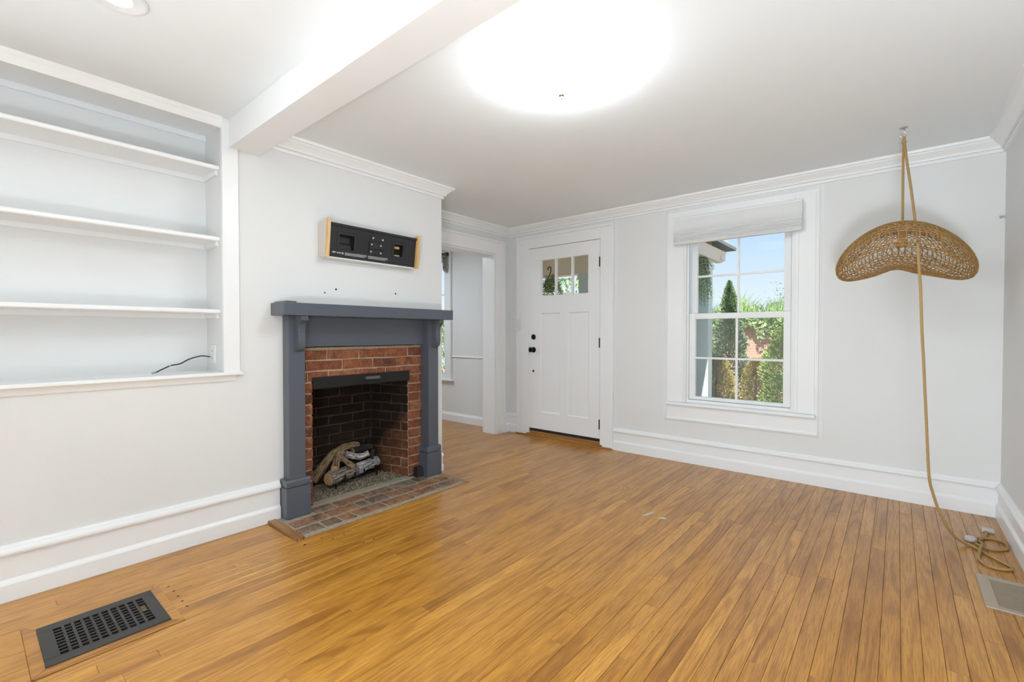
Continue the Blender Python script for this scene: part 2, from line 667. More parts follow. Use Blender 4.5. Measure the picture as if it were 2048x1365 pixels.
box('wall_side_room', (-6.65, -6.5, YR, YB + T, 0, H), WALL, kind=ST)
box('wall_side_room_front', (-6.5, XL - 0.55, 1.0, 1.1, 0, H), WALL, kind=ST)

# ceiling beam
box('trim_1', (XL, XR, 1.010, 1.176, 2.245, H), TRIM, bevel=0.002, kind=ST, label='white boxed ceiling beam crossing the room')

# crown moulding: cove between two fillets
crown = [(0, H), (0, 2.312), (0.014, 2.312), (0.016, 2.326), (0.010, 2.329), (0.010, 2.333), (0.026, 2.335), (0.028, 2.343), (0.034, 2.352), (0.048, 2.366), (0.062, 2.378), (0.066, 2.386), (0.078, 2.388), (0.082, H)]


def run(name, path, prof, material=TRIM, label=None):
    return MB().sweep(path, prof).build(name, material, kind=ST, label=label)


# room lies on the left of each path
run('trim_2', [(XR, 1.176), (XR, YB), (XA, YB), (XA, YCH), (XL, YCH), (XL, 1.176)], crown, label='white crown moulding round the ceiling')
base = [(0, 0), (0.024, 0), (0.024, 0.074), (0.021, 0.082), (0.015, 0.090), (0.012, 0.096), (0.012, 0.196), (0.017, 0.199), (0.026, 0.202), (0.028, 0.212), (0.025, 0.222), (0.016, 0.228), (0.013, 0.236), (0.006, 0.243), (0, 0.244)]
base_b = [(d, z if z < 0.05 else (z * 0.92 + (0.012 if z < 0.15 else 0))) for d, z in base]
run('baseboard_left', [(XL, 1.283), (XL, YR)], base)
run('baseboard_back', [(XR, YB), (-2.183, YB)], base_b)
run('baseboard_right', [(XR, YR), (XR, YB)], base_b)
run('baseboard_alcove', [(-3.436, YB), (XA, YB), (XA, 4.142)], base_b)
run('baseboard_chimney', [(XL, YCH), (XL, 2.552)], [(d * 0.9, z * 0.62) for d, z in base])
small_base = [(0, 0), (0.018, 0), (0.018, 0.085), (0.010, 0.100), (0.006, 0.112), (0, 0.114)]
run('baseboard_side_room', [(XA - 0.185, YB), (-6.5, YB)], small_base)
rail = [(0, 0.853), (0.012, 0.855), (0.016, 0.863), (0.012, 0.872), (0, 0.874)]
run('trim_3', [(XA - 0.185, YB), (-4.575, YB)], rail, label='chair rail in the side room')

# doorway casing (alcove side), jamb lining
cs = MB()
cs.box(XA, XA + 0.020, DY1, DY1 + 0.128, 0, DZ + 0.128).box(XA, XA + 0.020, DY0, DY1, DZ, DZ + 0.128)
cs.box(XA, XA + 0.030, DY1 + 0.128, DY1 + 0.155, 0, DZ + 0.155).box(XA, XA + 0.030, DY0, DY1 + 0.128, DZ + 0.128, DZ + 0.155)
cs.box(XA - 0.185, XA, DY1 - 0.018, DY1, 0, DZ).box(XA - 0.185, XA, DY0, DY1 - 0.018, DZ - 0.018, DZ)
cs.box(XA, XA + 0.02, DY0 - 0.128, DY0, 0, DZ + 0.128)
cs.build('trim_4', TRIM, bevel=0.002, kind=ST, label='white casing of the doorway to the side room')

# ------------------------------------------------------------------ floor planks
floor = MB().box(-6.5, XR, YR, YB + T, -0.06, -0.019).build('floor', DARK, kind=ST, label='golden oak strip floor')
box('floor_base', (-6.5, XR, YR, YB + 0.1, -0.10, -0.06), DARK, kind=ST)
PW = 0.0605
PX0 = -2.580 - 17 * PW          # so that a joint falls on the hearth's front edge
HY0, HY1, HX1 = 1.200, 2.565, -2.580
cuts = [(-3.2, HX1, HY0, HY1), (-2.655, -2.225, 0.142, 0.578), (0.300, XR, 2.80, 3.162)]


def plank_mesh(x0, x1, y0, y1, mb=None):
    mb = mb or MB()
    z0, z1, c = -0.019, RND.uniform(-0.0004, 0.0003), 0.0012
    g = 0.00045
    x0, x1, y0, y1 = x0 + g, x1 - g, y0 + g, y1 - g
    vs = []
    for (a, z) in ((0, z0), (0, z1 - c), (c, z1)):
        vs += [(x0 + a, y0 + a, z), (x1 - a, y0 + a, z), (x1 - a, y1 - a, z), (x0 + a, y1 - a, z)]
    fs = [(8, 9, 10, 11)]
    for b in (0, 4):
        for i in range(4):
            j = (i + 1) % 4
            fs.append((b + i, b + j, b + 4 + j, b + 4 + i))
    mb.add(vs, fs)
    return mb


pieces = []
nrow = int((XR - PX0) / PW) + 1
for r in range(nrow):
    xa, xb = PX0 + r * PW, min(PX0 + (r + 1) * PW, XR)
    if xb - xa < 0.008:
        continue
    y = YR + RND.uniform(-1.2, 0)
    ends = [YR]
    while y < YB:
        y += RND.uniform(0.7, 2.6)
        if YR + 0.1 < y < YB - 0.1:
            ends.append(y)
    ends.append(YB)
    for a, b in zip(ends, ends[1:]):
        segs = [(a, b)]
        for (cx0, cx1, cy0, cy1) in cuts:
            mid = (xa + xb) / 2
            if cx0 < mid < cx1:
                ns = []
                for (p, q) in segs:
                    if q <= cy0 or p >= cy1:
                        ns.append((p, q))
                    else:
                        if p < cy0 - 0.01:
                            ns.append((p, cy0))
                        if q > cy1 + 0.01:
                            ns.append((cy1, q))
                segs = ns
        for (p, q) in segs:
            if xb < XL + 0.02 and q < YCH:
                continue
            if xb < XL + 0.02:
                p = max(p, YCH)
            pieces.append((xa, xb, p, q))


def vis(pc):
    # boards wholly behind the photographer join the rest of the floor
    return pc[3] > 0.25 - 0.0 * pc[0] and (pc[3] - 0.0) + (pc[0]) * -0.83 > 1.0


front = [p for p in pieces if vis(p)]
back = [p for p in pieces if not vis(p)]
front.sort(key=lambda p: -(p[3] - max(p[2], 0)) / (0.5 + abs(p[3])))
back += front[290:]
for p in front[:290]:
    plank_mesh(*p).build('floor_plank', OAK, floor)
mb = MB()
for p in back:
    plank_mesh(*p, mb=mb)
x = PX0 - PW
while x > -6.4:                                            # the same strips run on through the doorway
    y = 1.2
    while y < YB:
        y2 = min(YB, y + RND.uniform(0.7, 2.2))
        plank_mesh(x, x + PW, y, y2, mb)
        y = y2
    x -= PW
mb.build('more_floor_planks', OAK, floor, kind='stuff')
NAILS = [(-2.519, 1.382, 0.0038), (-2.454, 1.419, 0.0035), (-2.517, 1.314, 0.004), (-2.457, 1.35, 0.0035), (-2.274, 1.5, 0.0042), (-2.275, 1.435, 0.004), (-2.505, 1.212, 0.006), (-2.573, 0.606, 0.004), (-2.509, 0.61, 0.004), (-2.447, 0.611, 0.004), (-2.387, 0.611, 0.004), (-2.326, 0.613, 0.004)]
# old nail holes and a scuff of white paint on the boards
nh = MB()
for (hx, hy, r) in NAILS:
    nh.prism([(hx + r * cos(a), hy + r * 1.3 * sin(a)) for a in [k * pi / 4 for k in range(8)]], 2, 0.0, 0.0012)
nh.build('nail_holes', DARK, floor, kind='stuff')
sf = MB()
sf.prism([(-1.252, 2.795), (-1.225, 2.820), (-1.205, 2.912), (-1.220, 2.900)], 2, 0.0, 0.0011).prism([(-1.150, 2.815), (-1.112, 2.835), (-1.108, 2.862), (-1.138, 2.850)], 2, 0.0, 0.0011)
sf.build('paint_scuff', mat('paint_scuff_white', (0.62, 0.56, 0.50), 0.5), floor, kind='stuff')
# wood frame round the floor register, mitred
fx0, fx1, fy0, fy1 = -2.655, -2.225, 0.142, 0.578
rx0, rx1, ry0, ry1 = -2.595, -2.268, 0.180, 0.543
fr = [[(fx0, fy0), (fx1, fy0), (rx1, ry0), (rx0, ry0)], [(fx1, fy0), (fx1, fy1), (rx1, ry1), (rx1, ry0)], [(fx1, fy1), (fx0, fy1), (rx0, ry1), (rx1, ry1)], [(fx0, fy1), (fx0, fy0), (rx0, ry0), (rx0, ry1)]]
for q in fr:
    cx, cy = sum(p[0] for p in q) / 4, sum(p[1] for p in q) / 4
    MB().prism([(cx + (px - cx) * 0.994, cy + (py - cy) * 0.994) for px, py in q], 2, -0.019, 0.0005).build('register_frame_board', OAK, floor, bevel=0.0008)

# ------------------------------------------------------------------ built-in bookcase
bk = root('built_in_bookcase', (XL, NY1, NZ0), 'white built-in bookcase with three open shelves set in the left wall', 'bookcase')
box('back_panel', (NXB - 0.02, NXB, NY0, NY1 + 0.02, NZ0 - 0.02, H), WALL, bk)
box('side_panel', (NXB, XL - 0.012, NY1, NY1 + 0.0118, NZ0, H), WALL, bk)
box('side_panel', (NXB, XL - 0.012, NY0 - 0.012, NY0, NZ0, H), TRIM, bk)
box('face_post', (XL - 0.012, XL + 0.014, NY1, NY1 + 0.085, NZ0, H), TRIM, bk, bevel=0.0015)
box('soffit', (NXB, XL - 0.012, NY0, NY1, 2.365, H - 0.001), TRIM, bk)
MB().sweep([(XL, NY1), (XL, NY0)], [(-0.012, 2.348), (0.004, 2.348), (0.008, 2.356), (0.012, 2.362), (0.012, 2.372), (0.020, 2.385), (0.026, 2.392), (0.028, H - 0.0005), (-0.012, H - 0.0005)]).build('header', TRIM, bk, smooth=True)
box('back_cleat', (NXB, NXB + 0.016, NY0, NY1, 2.335, 2.365), TRIM, bk)
for zb in (2.115, 1.706, 1.287):
    shelf = MB()
    xf = XL - 0.030
    shelf.prism([(NXB, zb), (xf - 0.004, zb), (xf, zb + 0.005), (xf, zb + 0.018), (xf - 0.004, zb + 0.023), (NXB, zb + 0.023)], 1, NY0, NY1 - 0.001)
    so = shelf.build('shelf', TRIM, bk)
    box('cleat', (NXB, NXB + 0.015, NY0, NY1 - 0.015, zb - 0.026, zb), TRIM, so)
    box('cleat', (NXB, xf - 0.025, NY1 - 0.0155, NY1 - 0.0005, zb - 0.026, zb), TRIM, so)
for y in (0.473, -0.30):
    box('panel_batten', (NXB, NXB + 0.0015, y - 0.024, y, 2.14, 2.335), WALL, bk)
lg = MB().prism([(NXB, 0.925), (XL + 0.026, 0.925), (XL + 0.032, 0.931), (XL + 0.032, 0.941), (XL + 0.026, 0.947), (NXB, 0.947)], 1, NY0 - 0.02, NY1 + 0.099).build('ledge', TRIM, bk)
MB().prism([(XL, 0.895), (XL + 0.008, 0.895), (XL + 0.010, 0.903), (XL + 0.016, 0.914), (XL + 0.022, 0.925), (XL, 0.925)], 1, NY0 - 0.02, NY1 + 0.062).build('ledge_moulding', TRIM, bk, smooth=True)

# outlet on the niche's side panel, with the cable coming out of it
ol = root('wall_outlet', (-3.135, NY1, 1.045), 'white wall outlet inside the bookcase niche above the ledge', 'outlet')
box('cover_plate', (-3.175, -3.098, NY1 - 0.006, NY1, 0.993, 1.100), WHITEP, ol, bevel=0.002)
for zc in (1.026, 1.066):
    rc = box('socket', (-3.153, -3.120, NY1 - 0.008, NY1 - 0.004, zc - 0.014, zc + 0.014), WHITEP, ol, bevel=0.002)
    for dx in (-0.006, 0.006):
        box('slot', (-3.1365 + dx - 0.001, -3.1365 + dx + 0.001, NY1 - 0.0086, NY1 - 0.0074, zc - 0.004, zc + 0.006), DARK, rc)
cb = root('coaxial_cable', (-3.19, 0.80, 0.947), 'short black cable trailing along the bookcase ledge from the outlet', 'cable')
cp = smooth_path([(-3.170, NY1 - 0.008, 1.030), (-3.19, 0.925, 1.036), (-3.20, 0.87, 1.020), (-3.19, 0.82, 0.995), (-3.18, 0.775, 0.988), (-3.165, 0.735, 0.972), (-3.15, 0.695, 0.954)], 8)
MB().tube(cp, 0.0036, 8).build('jacket', BLACKP, cb, smooth=True)
MB().tube([(-3.15, 0.695, 0.954), (-3.143, 0.678, 0.953)], 0.0055, 10).build('connector', STEEL, cb)
MB().tube([cp[33], cp[34]], 0.0041, 8).build('white_marker', WHITEP, cb)

# ------------------------------------------------------------------ fireplace mantel
HZ = 0.016                      # top of the hearth
mt = root('fireplace_mantel', (XL, 1.92, HZ), 'slate grey painted wooden mantel framing the brick fireplace', 'mantel')
MX = -2.800
MB().box(XL, MX, 1.240, 2.600, 1.281, 1.359).build('mantel_shelf', MANTEL, mt, bevel=0.004)
MB().box(-2.99, -2.972, 1.414, 2.428, 1.082, 1.281).build('frieze', MANTEL, mt, bevel=0.002)
MB().prism([(XL + 0.004, 1.262), (MX - 0.02, 1.262), (MX - 0.03, 1.330), (MX - 0.06, 1.345), (XL + 0.004, 1.338)], 2, 1.3585, 1.3685).build('shelf_patch', MANTEL, mt, bevel=0.003, label='thin raised patch of painted board on the left end')
for (sy0, sy1, py0, py1) in ((1.312, 1.416, 1.287, 1.440), (2.428, 2.530, 2.401, 2.549)):
    pil = MB().box(XL - 0.02, -2.905, sy0, sy1, 0.24, 1.281).build('pilaster', MANTEL, mt, bevel=0.003)
    MB().box(XL - 0.01, -2.888, py0, py1, HZ, 0.205).prism([(XL - 0.01, 0.209), (-2.889, 0.209), (-2.889, 0.240), (-2.897, 0.252), (XL - 0.01, 0.252)], 1, py0 + 0.001, py1 - 0.001).build('plinth', MANTEL, pil, bevel=0.002)
    # S-curved bracket under the shelf
    yc = (sy0 + sy1) / 2 + 0.010
    prof = [(-2.905, 1.281), (-2.815, 1.281), (-2.815, 1.252), (-2.822, 1.247), (-2.838, 1.236), (-2.850, 1.220), (-2.856, 1.200), (-2.858, 1.172), (-2.855, 1.140), (-2.853, 1.115), (-2.856, 1.092), (-2.865, 1.074), (-2.880, 1.062), (-2.905, 1.056)]
    MB().prism(prof, 1, yc - 0.022, yc + 0.022).build('bracket', MANTEL, pil, bevel=0.0015)

# ------------------------------------------------------------------ brick firebox
BX = -3.010                     # face of the surround
OY0, OY1, OZ = 1.512, 2.318, 0.868
BKX = -3.400                    # back of the firebox
BY0, BY1 = 1.640, 2.218         # back corners
fb = root('brick_fireplace', (BX, 1.92, 0), 'red brick fireplace opening with soot-blackened firebox inside the mantel', 'fireplace')
bvar = []
for k in range(5):
    rr = random.Random(100 + k)
    c = 0.07
    vs = []
    for (sx_, a) in ((0.0, 0.0), (0.85, 0.0), (1.0, 1.0)):
        for (u, v) in ((-0.5, -0.5), (0, -0.5), (0.5, -0.5), (0.5, 0.5), (0, 0.5), (-0.5, 0.5)):
            ju, jv = rr.uniform(-0.016, 0.016), rr.uniform(-0.055, 0.055)
            ku = u - math.copysign(0.018 * a, u) if u else 0
            kv = v - math.copysign(0.06 * a, v)
            vs.append((ku + ju, kv + jv, sx_ + (rr.uniform(-0.12, 0.06) if a else 0)))
    fs = []
    for b in (0, 6):
        for i in range(6):
            j = (i + 1) % 6
            fs.append((b + i, b + j, b + 6 + j, b + 6 + i))
    fs.append((12, 13, 16, 17))
    fs.append((13, 14, 15, 16))
    me = bpy.data.meshes.new('brick')
    me.from_pydata(vs, [], fs)
    bvar.append(me)
bmesh_cache = {}


def brick(parent, c, ulen, vlen, depth, udir, vdir, ndir, material, name='brick'):
    """one brick: centre of its back face c; u along the course, v up, n outward"""
    k = RND.randrange(5)
    key = (k, material.name)
    if key not in bmesh_cache:
        me = bvar[k].copy()
        me.materials.append(material)
        bmesh_cache[key] = me
    o = bpy.data.objects.new(name, bmesh_cache[key])
    COL.objects.link(o)
    o.parent = parent
    flip = RND.choice((-1, 1))
    off = Vector((0, 0, 0))
    q = parent
    while q is not None:
        off += q.location
        q = q.parent
    U, V, N = Vector(udir) * ulen * flip, Vector(vdir) * vlen * flip, Vector(ndir) * depth
    M = Matrix((U, V, N)).transposed().to_4x4()
    M.translation = Vector(c) - off
    o.matrix_local = M
    return o


CH = 0.0735                      # course height
# mortar bed of the surround
mo = MB()
mo.box(BX - 0.11, BX - 0.008, 1.385, OY0 + 0.001, 0.0, 1.075).box(BX - 0.11, BX - 0.008, OY1 - 0.001, 2.46, 0.0, 1.075).box(BX - 0.11, BX - 0.008, OY0, OY1, OZ, 1.075)
mo.build('mortar', MORTAR, fb)


def surround_row(z0, z1, joints, depth=0.012):
    for a, b in zip(joints, joints[1:]):
        g = 0.0055
        if b - a < 0.02:
            continue
        brick(fb, (BX - 0.010, (a + b) / 2, (z0 + z1) / 2), b - a - 2 * g, z1 - z0 - 0.012, depth + RND.uniform(-0.002, 0.003), (0, 1, 0), (0, 0, 1), (1, 0, 0), BRICK)


def Yp(px):   # joint read along the top courses as a fraction of the visible brickwork
    return 1.425 + (px - 70) / (1890 - 70) * (2.432 - 1.425)


ztop = 1.062
rows = []
for i in range(15):
    rows.append((ztop - (i + 1) * CH, ztop - i * CH))
surround_row(*rows[0], [1.40, 1.622, 1.868, 2.092, 2.305, 2.455])
surround_row(*rows[1], [1.40, 1.482, 1.738, 1.985, 2.200, 2.455])
surround_row(rows[2][0], rows[2][1], [1.40, 1.485, 1.632, 1.865, 2.015, 2.095, 2.318, 2.455])
for i in range(3, 15):
    z0, z1 = rows[i]
    if z1 < 0.03:
        continue
    z0 = max(z0, 0.005)
    if i % 2:
        surround_row(z0, z1, [1.40, OY0 + 0.010])
        surround_row(z0, z1, [OY1 - 0.010, 2.415, 2.46])
    else:
        surround_row(z0, z1, [1.40, OY0 + 0.009])
        surround_row(z0, z1, [OY1 - 0.009, 2.46])
# firebox inside: right side, left side, back
rs0, rs1 = Vector((BX - 0.012, OY1, 0)), Vector((BKX, BY1, 0))
ls0, ls1 = Vector((BX - 0.012, OY0, 0)), Vector((BKX, BY0, 0))
for nm, (p, q) in (('side', (rs0, rs1)), ('side', (ls1, ls0)), ('back', (rs1, ls1))):
    d = (q - p)
    L = d.length
    d.normalize()
    n = Vector((-d.y, d.x, 0))
    n = n if n.dot(Vector((-3.15, 1.92, 0)) - p) > 0 else -n
    mw = MB()
    a, b = p - n * 0.06 - d * (0.0 if p.x > -3.1 else 0.06), q - n * 0.06 + d * (0.0 if q.x > -3.1 else 0.06)
    c_, e = q - n * 0.004, p - n * 0.004
    mw.prism([(a.x, a.y), (b.x, b.y), (c_.x, c_.y), (e.x, e.y)], 2, 0.0, 1.30)
    mw.build('sooty_mortar', SMORTAR, fb)
    for i in range(13):
        z0, z1 = 0.012 + i * CH, 0.012 + (i + 1) * CH
        bl = 0.205 if nm == 'back' else 0.21
        s = -RND.uniform(0.02, 0.04) - (bl / 2 if i % 2 else 0)
        while s < L - 0.01:
            a_, b_ = max(0.003, s), min(L - 0.003, s + bl)
            if b_ - a_ > 0.025:
                cc = p + d * ((a_ + b_) / 2) - n * 0.006
                brick(fb, (cc.x, cc.y, (z0 + z1) / 2), b_ - a_ - 0.014, CH - 0.013, 0.011 + RND.uniform(-0.002, 0.003), d, (0, 0, 1), n, SBRICK)
            s = b_ if a_ <= 0.003 and s < 0 else s + bl
MB().box(BKX - 0.06, BX - 0.05, OY0 - 0.1, OY1 + 0.1, 1.28, 1.32).build('flue_throat', DARK, fb)
MB().box(BKX - 0.06, BX - 0.01, OY0 - 0.1, OY1 + 0.1, -0.02, 0.004).build('firebox_floor', SMORTAR, fb)
# dark metal smoke hood across the top of the opening, with its pull
hood = MB().prism([(BX - 0.03, 0.872), (BX + 0.006, 0.876), (BX + 0.014, 0.800), (BX + 0.008, 0.792), (BX - 0.002, 0.797), (BX - 0.006, 0.862)], 1, OY0 + 0.004, OY1 - 0.006).build('smoke_hood', HOODM, fb, bevel=0.001)
MB().box(BX + 0.008, BX + 0.036, 1.902, 1.912, 0.838, 0.852).box(BX + 0.008, BX + 0.036, 2.008, 2.018, 0.838, 0.852).box(BX + 0.030, BX + 0.040, 1.902, 2.018, 0.834, 0.856).build('hood_pull', mat('pull_steel', (0.17, 0.16, 0.15), 0.4, 0.8), hood, bevel=0.002)

# ------------------------------------------------------------------ hearth
he = root('brick_hearth', (-2.8, 1.9, 0), 'worn brick hearth set flush in the floor before the fireplace', 'hearth')
MB().box(BX - 0.075, HX1 - 0.004, HY0 + 0.052, HY1 - 0.05, -0.018, HZ - 0.006).build('mortar_bed', HMORTAR, he)
rows_h = [(-2.708, -2.617), (-2.832, -2.740), (-2.950, -2.860)]
jh = [[1.245, 1.398, 1.512, 1.610, 1.838, 2.062, 2.282, 2.348, 2.505], [1.260, 1.485, 1.708, 1.785, 1.945, 2.168, 2.402, 2.505], [1.455, 1.610, 1.838, 2.064, 2.274, 2.39]]
for (xa, xb), js in zip(rows_h, jh):
    for a, b in zip(js, js[1:]):
        if b - a < 0.05:
            continue
        brick(he, ((xa + xb) / 2, (a + b) / 2, HZ - 0.010), b - a - 0.020, xb - xa, 0.011 + RND.uniform(-0.002, 0.002), (0, 1, 0), (-1, 0, 0), (0, 0, 1), HBRICK)
box('mortar_lip', (-3.06, -2.985, OY0 - 0.02, OY1 + 0.02, -0.01, HZ - 0.001), HMORTAR, he, bevel=0.003)
rs = random.Random(5)
ep = [(HX1 + 0.004, HY0), (-2.99, HY0 + 0.004), (-2.99, HY0 + 0.052), (-2.8, HY0 + 0.050)] + [(HX1 - 0.02 + rs.uniform(-0.012, 0.02), HY0 + 0.048 - i * 0.009) for i in range(5)]
MB().prism(ep, 2, -0.02, 0.016).build('splintered_border_board', OLDOAK, he, bevel=0.0015, label='broken-ended oak border board at the left end')
MB().box(-2.99, HX1, HY1 - 0.048, HY1 - 0.002, -0.02, 0.008).build('border_board', OLDOAK, he, bevel=0.001)
MB().box(HX1 - 0.004, HX1 + 0.004, HY0 + 0.05, HY1, -0.02, 0.004).build('edge_strip', OLDOAK, he)

# black plug adapter on the hearth by the right plinth
ad = root('black_control_box', (-2.975, 2.378, HZ), 'small black plastic box on the hearth beside the right plinth', 'box')
MB().prism([(-3.002, HZ), (-2.935, HZ), (-2.945, 0.092), (-2.992, 0.092)], 1, 2.345, 2.398).build('case', BLACKP, ad, bevel=0.003)
MB().tube(smooth_path([(-2.99, 2.346, 0.04), (-3.01, 2.325, 0.024), (-3.04, 2.31, 0.022), (-3.08, 2.30, 0.03)], 5), 0.004, 6).build('lead', BLACKP, ad, smooth=True)

# ------------------------------------------------------------------ gravel, grate and logs
gv = MB()
rg = random.Random(11)
gv.box(BKX + 0.01, -3.06, OY0 + 0.01, OY1 - 0.01, 0.0, 0.014)
for i in range(2400):
    gx = rg.uniform(-3.33, -3.052)
    t_ = (BX - gx) / (BX - BKX)
    gy = rg.uniform(OY0 + 0.01 + (BY0 - OY0) * t_, OY1 - 0.01 + (BY1 - OY1) * t_)
    if gx > -3.10 and gy > 2.25 and rg.random() < 0.6:
        continue
    s_ = rg.uniform(0.004, 0.0085)
    zz = 0.014 + rg.uniform(0, 0.016)
    q = Matrix.Rotation(rg.uniform(0, 6.28), 3, 'Z') @ Matrix.Rotation(rg.uniform(0, 6.28), 3, 'X')
    vs = [q @ Vector(v) * s_ * rg.uniform(0.7, 1.3) + Vector((gx, gy, zz)) for v in ((1, 0, 0), (-1, 0, 0), (0, 1, 0), (0, -1, 0), (0, 0, 1), (0, 0, -1))]
    gv.add(vs, [(0, 2, 4), (2, 1, 4), (1, 3, 4), (3, 0, 4), (2, 0, 5), (1, 2, 5), (3, 1, 5), (0, 3, 5)])
tag(gv.build('fire_gravel', GRAVELM), 'dark grey-brown gravel covering the firebox floor', 'gravel', kind='stuff')

gt = root('fire_grate', (-3.25, 1.95, 0.03), 'black iron grate carrying the logs in the firebox', 'grate')
MB().tube([(-3.150, 1.735, 0.062), (-3.235, 2.19, 0.062)], 0.007, 8).build('front_bar', BLACK, gt)
MB().tube([(-3.325, 1.76, 0.062), (-3.355, 2.17, 0.062)], 0.007, 8).build('rear_bar', BLACK, gt)
for t_ in (0.22, 0.42, 0.62, 0.86):
    px_, py_ = -3.150 - 0.085 * t_, 1.735 + 0.455 * t_
    MB().tube([(-3.33, py_ + 0.02, 0.062), (px_, py_, 0.060), (px_ + 0.016, py_ - 0.002, 0.066), (px_ + 0.022, py_ - 0.002, 0.115)], 0.0055, 6).build('prong', BLACK, gt)
for (px_, py_) in ((-3.160, 1.765), (-3.23, 2.16), (-3.33, 1.78), (-3.352, 2.15)):
    MB().tube([(px_, py_, 0.062), (px_, py_, 0.012)], 0.006, 6).build('leg', BLACK, gt)


def log(pts, r0, r1, bark, label, seed, ends=(True, True), knob=None, name='log'):
    path = smooth_path(pts, 7)
    n = len(path)
    rl = random.Random(seed)
    ph = [rl.uniform(0, 6.28) for _ in range(6)]
    seg = 18

    def jit(i, k):
        a = 2 * pi * k / seg
        v = mnoise.noise(Vector((cos(a) * 1.6 + seed * 7.1, sin(a) * 1.6, i * 0.35)))
        v2 = mnoise.noise(Vector((cos(a) * 5 + seed * 3.3, sin(a) * 5, i * 0.8)))
        return 1 + 0.15 * v + 0.09 * v2 + 0.05 * sin(3 * a + ph[0])
    rad = [r0 + (r1 - r0) * i / (n - 1) + r0 * 0.06 * sin(i * 0.7 + ph[1]) for i in range(n)]
    m_ = MB().tube(path, rad, seg, jitter=jit)
    c = sum((Vector(p) for p in pts), Vector()) / len(pts)
    base_ = Vector((c.x, c.y, min(p[2] for p in pts) - r0))
    rt = root(name, base_, label, 'log')
    o = m_.build('bark', bark, rt, smooth=True)
    uvl = o.data.uv_layers.new(name='UVMap')
    L = sum((path[i + 1] - path[i]).length for i in range(n - 1))
    for poly in o.data.polygons:
        for li in poly.loop_indices:
            vi = o.data.loops[li].vertex_index
            i, k = divmod(vi, seg)
            kk = k
            if k == 0 and any(o.data.loops[x_].vertex_index % seg > seg // 2 for x_ in poly.loop_indices):
                kk = seg
            uvl.data[li].uv = (kk / seg * 2 * pi * r0 * 3.0, i / (n - 1) * L * 1.1)
    for e, flag in ((0, ends[0]), (n - 1, ends[1])):
        if not flag:
            continue
        d = (path[0] - path[1]) if e == 0 else (path[-1] - path[-2])
        d.normalize()
        MB().lathe([(rad[e] * 0.90, 0), (rad[e] * 0.82, 0.0035), (0.002, 0.005)], path[e], 14, d).build('cut_end', CUTWOOD, rt, smooth=True)
    return rt


log([(-3.172, 1.712, 0.105), (-3.195, 1.80, 0.110), (-3.215, 1.90, 0.108), (-3.222, 1.938, 0.108)], 0.050, 0.042, BARK_GREY, 'thick grey log with a sawn end at the front left of the fire grate', 1, (True, False))
log([(-3.222, 1.965, 0.112), (-3.245, 2.05, 0.116), (-3.275, 2.15, 0.118), (-3.288, 2.195, 0.122)], 0.045, 0.036, BARK_ASH, 'whitish ashy log at the front right of the fire grate', 2, (False, False))
log([(-3.315, 1.668, 0.075), (-3.325, 1.74, 0.150), (-3.335, 1.82, 0.222), (-3.345, 1.90, 0.258), (-3.355, 1.99, 0.272), (-3.36, 2.07, 0.262)], 0.036, 0.026, BARK_TAN, 'long bent tan log leaning over the back of the fire', 3)
log([(-3.195, 1.775, 0.165), (-3.245, 1.815, 0.196), (-3.29, 1.862, 0.232), (-3.31, 1.90, 0.255)], 0.028, 0.026, BARK_TAN, 'short tan log slanting up from above the thick front log', 4, (True, False))
log([(-3.165, 1.905, 0.160), (-3.20, 1.885, 0.186), (-3.245, 1.868, 0.216), (-3.28, 1.85, 0.235)], 0.021, 0.020, BARK_TAN, 'small forked tan stick at the middle of the log pile', 5, (True, False))
log([(-3.285, 1.915, 0.235), (-3.27, 1.97, 0.208), (-3.25, 2.03, 0.198), (-3.235, 2.085, 0.215)], 0.026, 0.022, BARK_ASH, 'pale ash-covered log lying across the top of the pile', 6, (False, False))
log([(-3.335, 2.005, 0.225), (-3.335, 2.07, 0.232), (-3.33, 2.13, 0.240), (-3.32, 2.175, 0.235)], 0.034, 0.024, BARK_CHAR, 'black charred log at the back right of the pile', 7, (True, False))
log([(-3.235, 2.115, 0.165), (-3.232, 2.122, 0.195), (-3.240, 2.135, 0.235)], 0.014, 0.012, BARK_CHAR, 'little burnt stub standing upright behind the ashy log', 8, (False, False))

# ------------------------------------------------------------------ mounting box on the chimney wall
tv = root('wall_mount_box', (XL, 1.93, 1.66), 'wood-sided box with a black steel plate mounted above the mantel', 'mount')
pt = MB()


def side(y0, y1, name, mside):
    MB().prism([(XL, 1.686), (-2.890, 1.676), (-2.862, 1.926), (XL, 1.916)], 1, y0, y1).build(name, [mside], tv, bevel=0.001)


WBOARD = mat('whitewashed_board', (0.66, 0.60, 0.55), 0.6)
# left board: painted outside, raw pine on its front edge
MB().prism([(XL, 1.686), (-2.893, 1.676), (-2.865, 1.926), (XL, 1.916)], 1, 1.548, 1.565).build('left_board', WBOARD, tv)
MB().prism([(-2.893, 1.676), (-2.888, 1.676), (-2.860, 1.926), (-2.865, 1.926)], 1, 1.547, 1.575).box(XL, -2.893, 1.565, 1.575, 1.69, 1.91).build('left_edge', PINE, tv)
MB().prism([(XL, 1.686), (-2.888, 1.676), (-2.860, 1.926), (XL, 1.916)], 1, 2.292, 2.314).build('right_board', PINE, tv, bevel=0.001)


def plx(z, d=0.0):             # front of the slanted plate at height z
    return -2.912 + (z - 1.69) * (0.028 / 0.21) + d


def plate_quad(mb, y0, y1, z0, z1, d0, d1):
    mb.prism([(plx(z0, d0), z0), (plx(z0, d1), z0), (plx(z1, d1), z1), (plx(z1, d0), z1)], 1, y0, y1)
    return mb


pw = MB()
py0, py1, pz0, pz1 = 1.576, 2.291, 1.690, 1.908
holes = [(1.655, 1.765, 1.745, 1.842), (2.095, 2.172, 1.752, 1.838)]
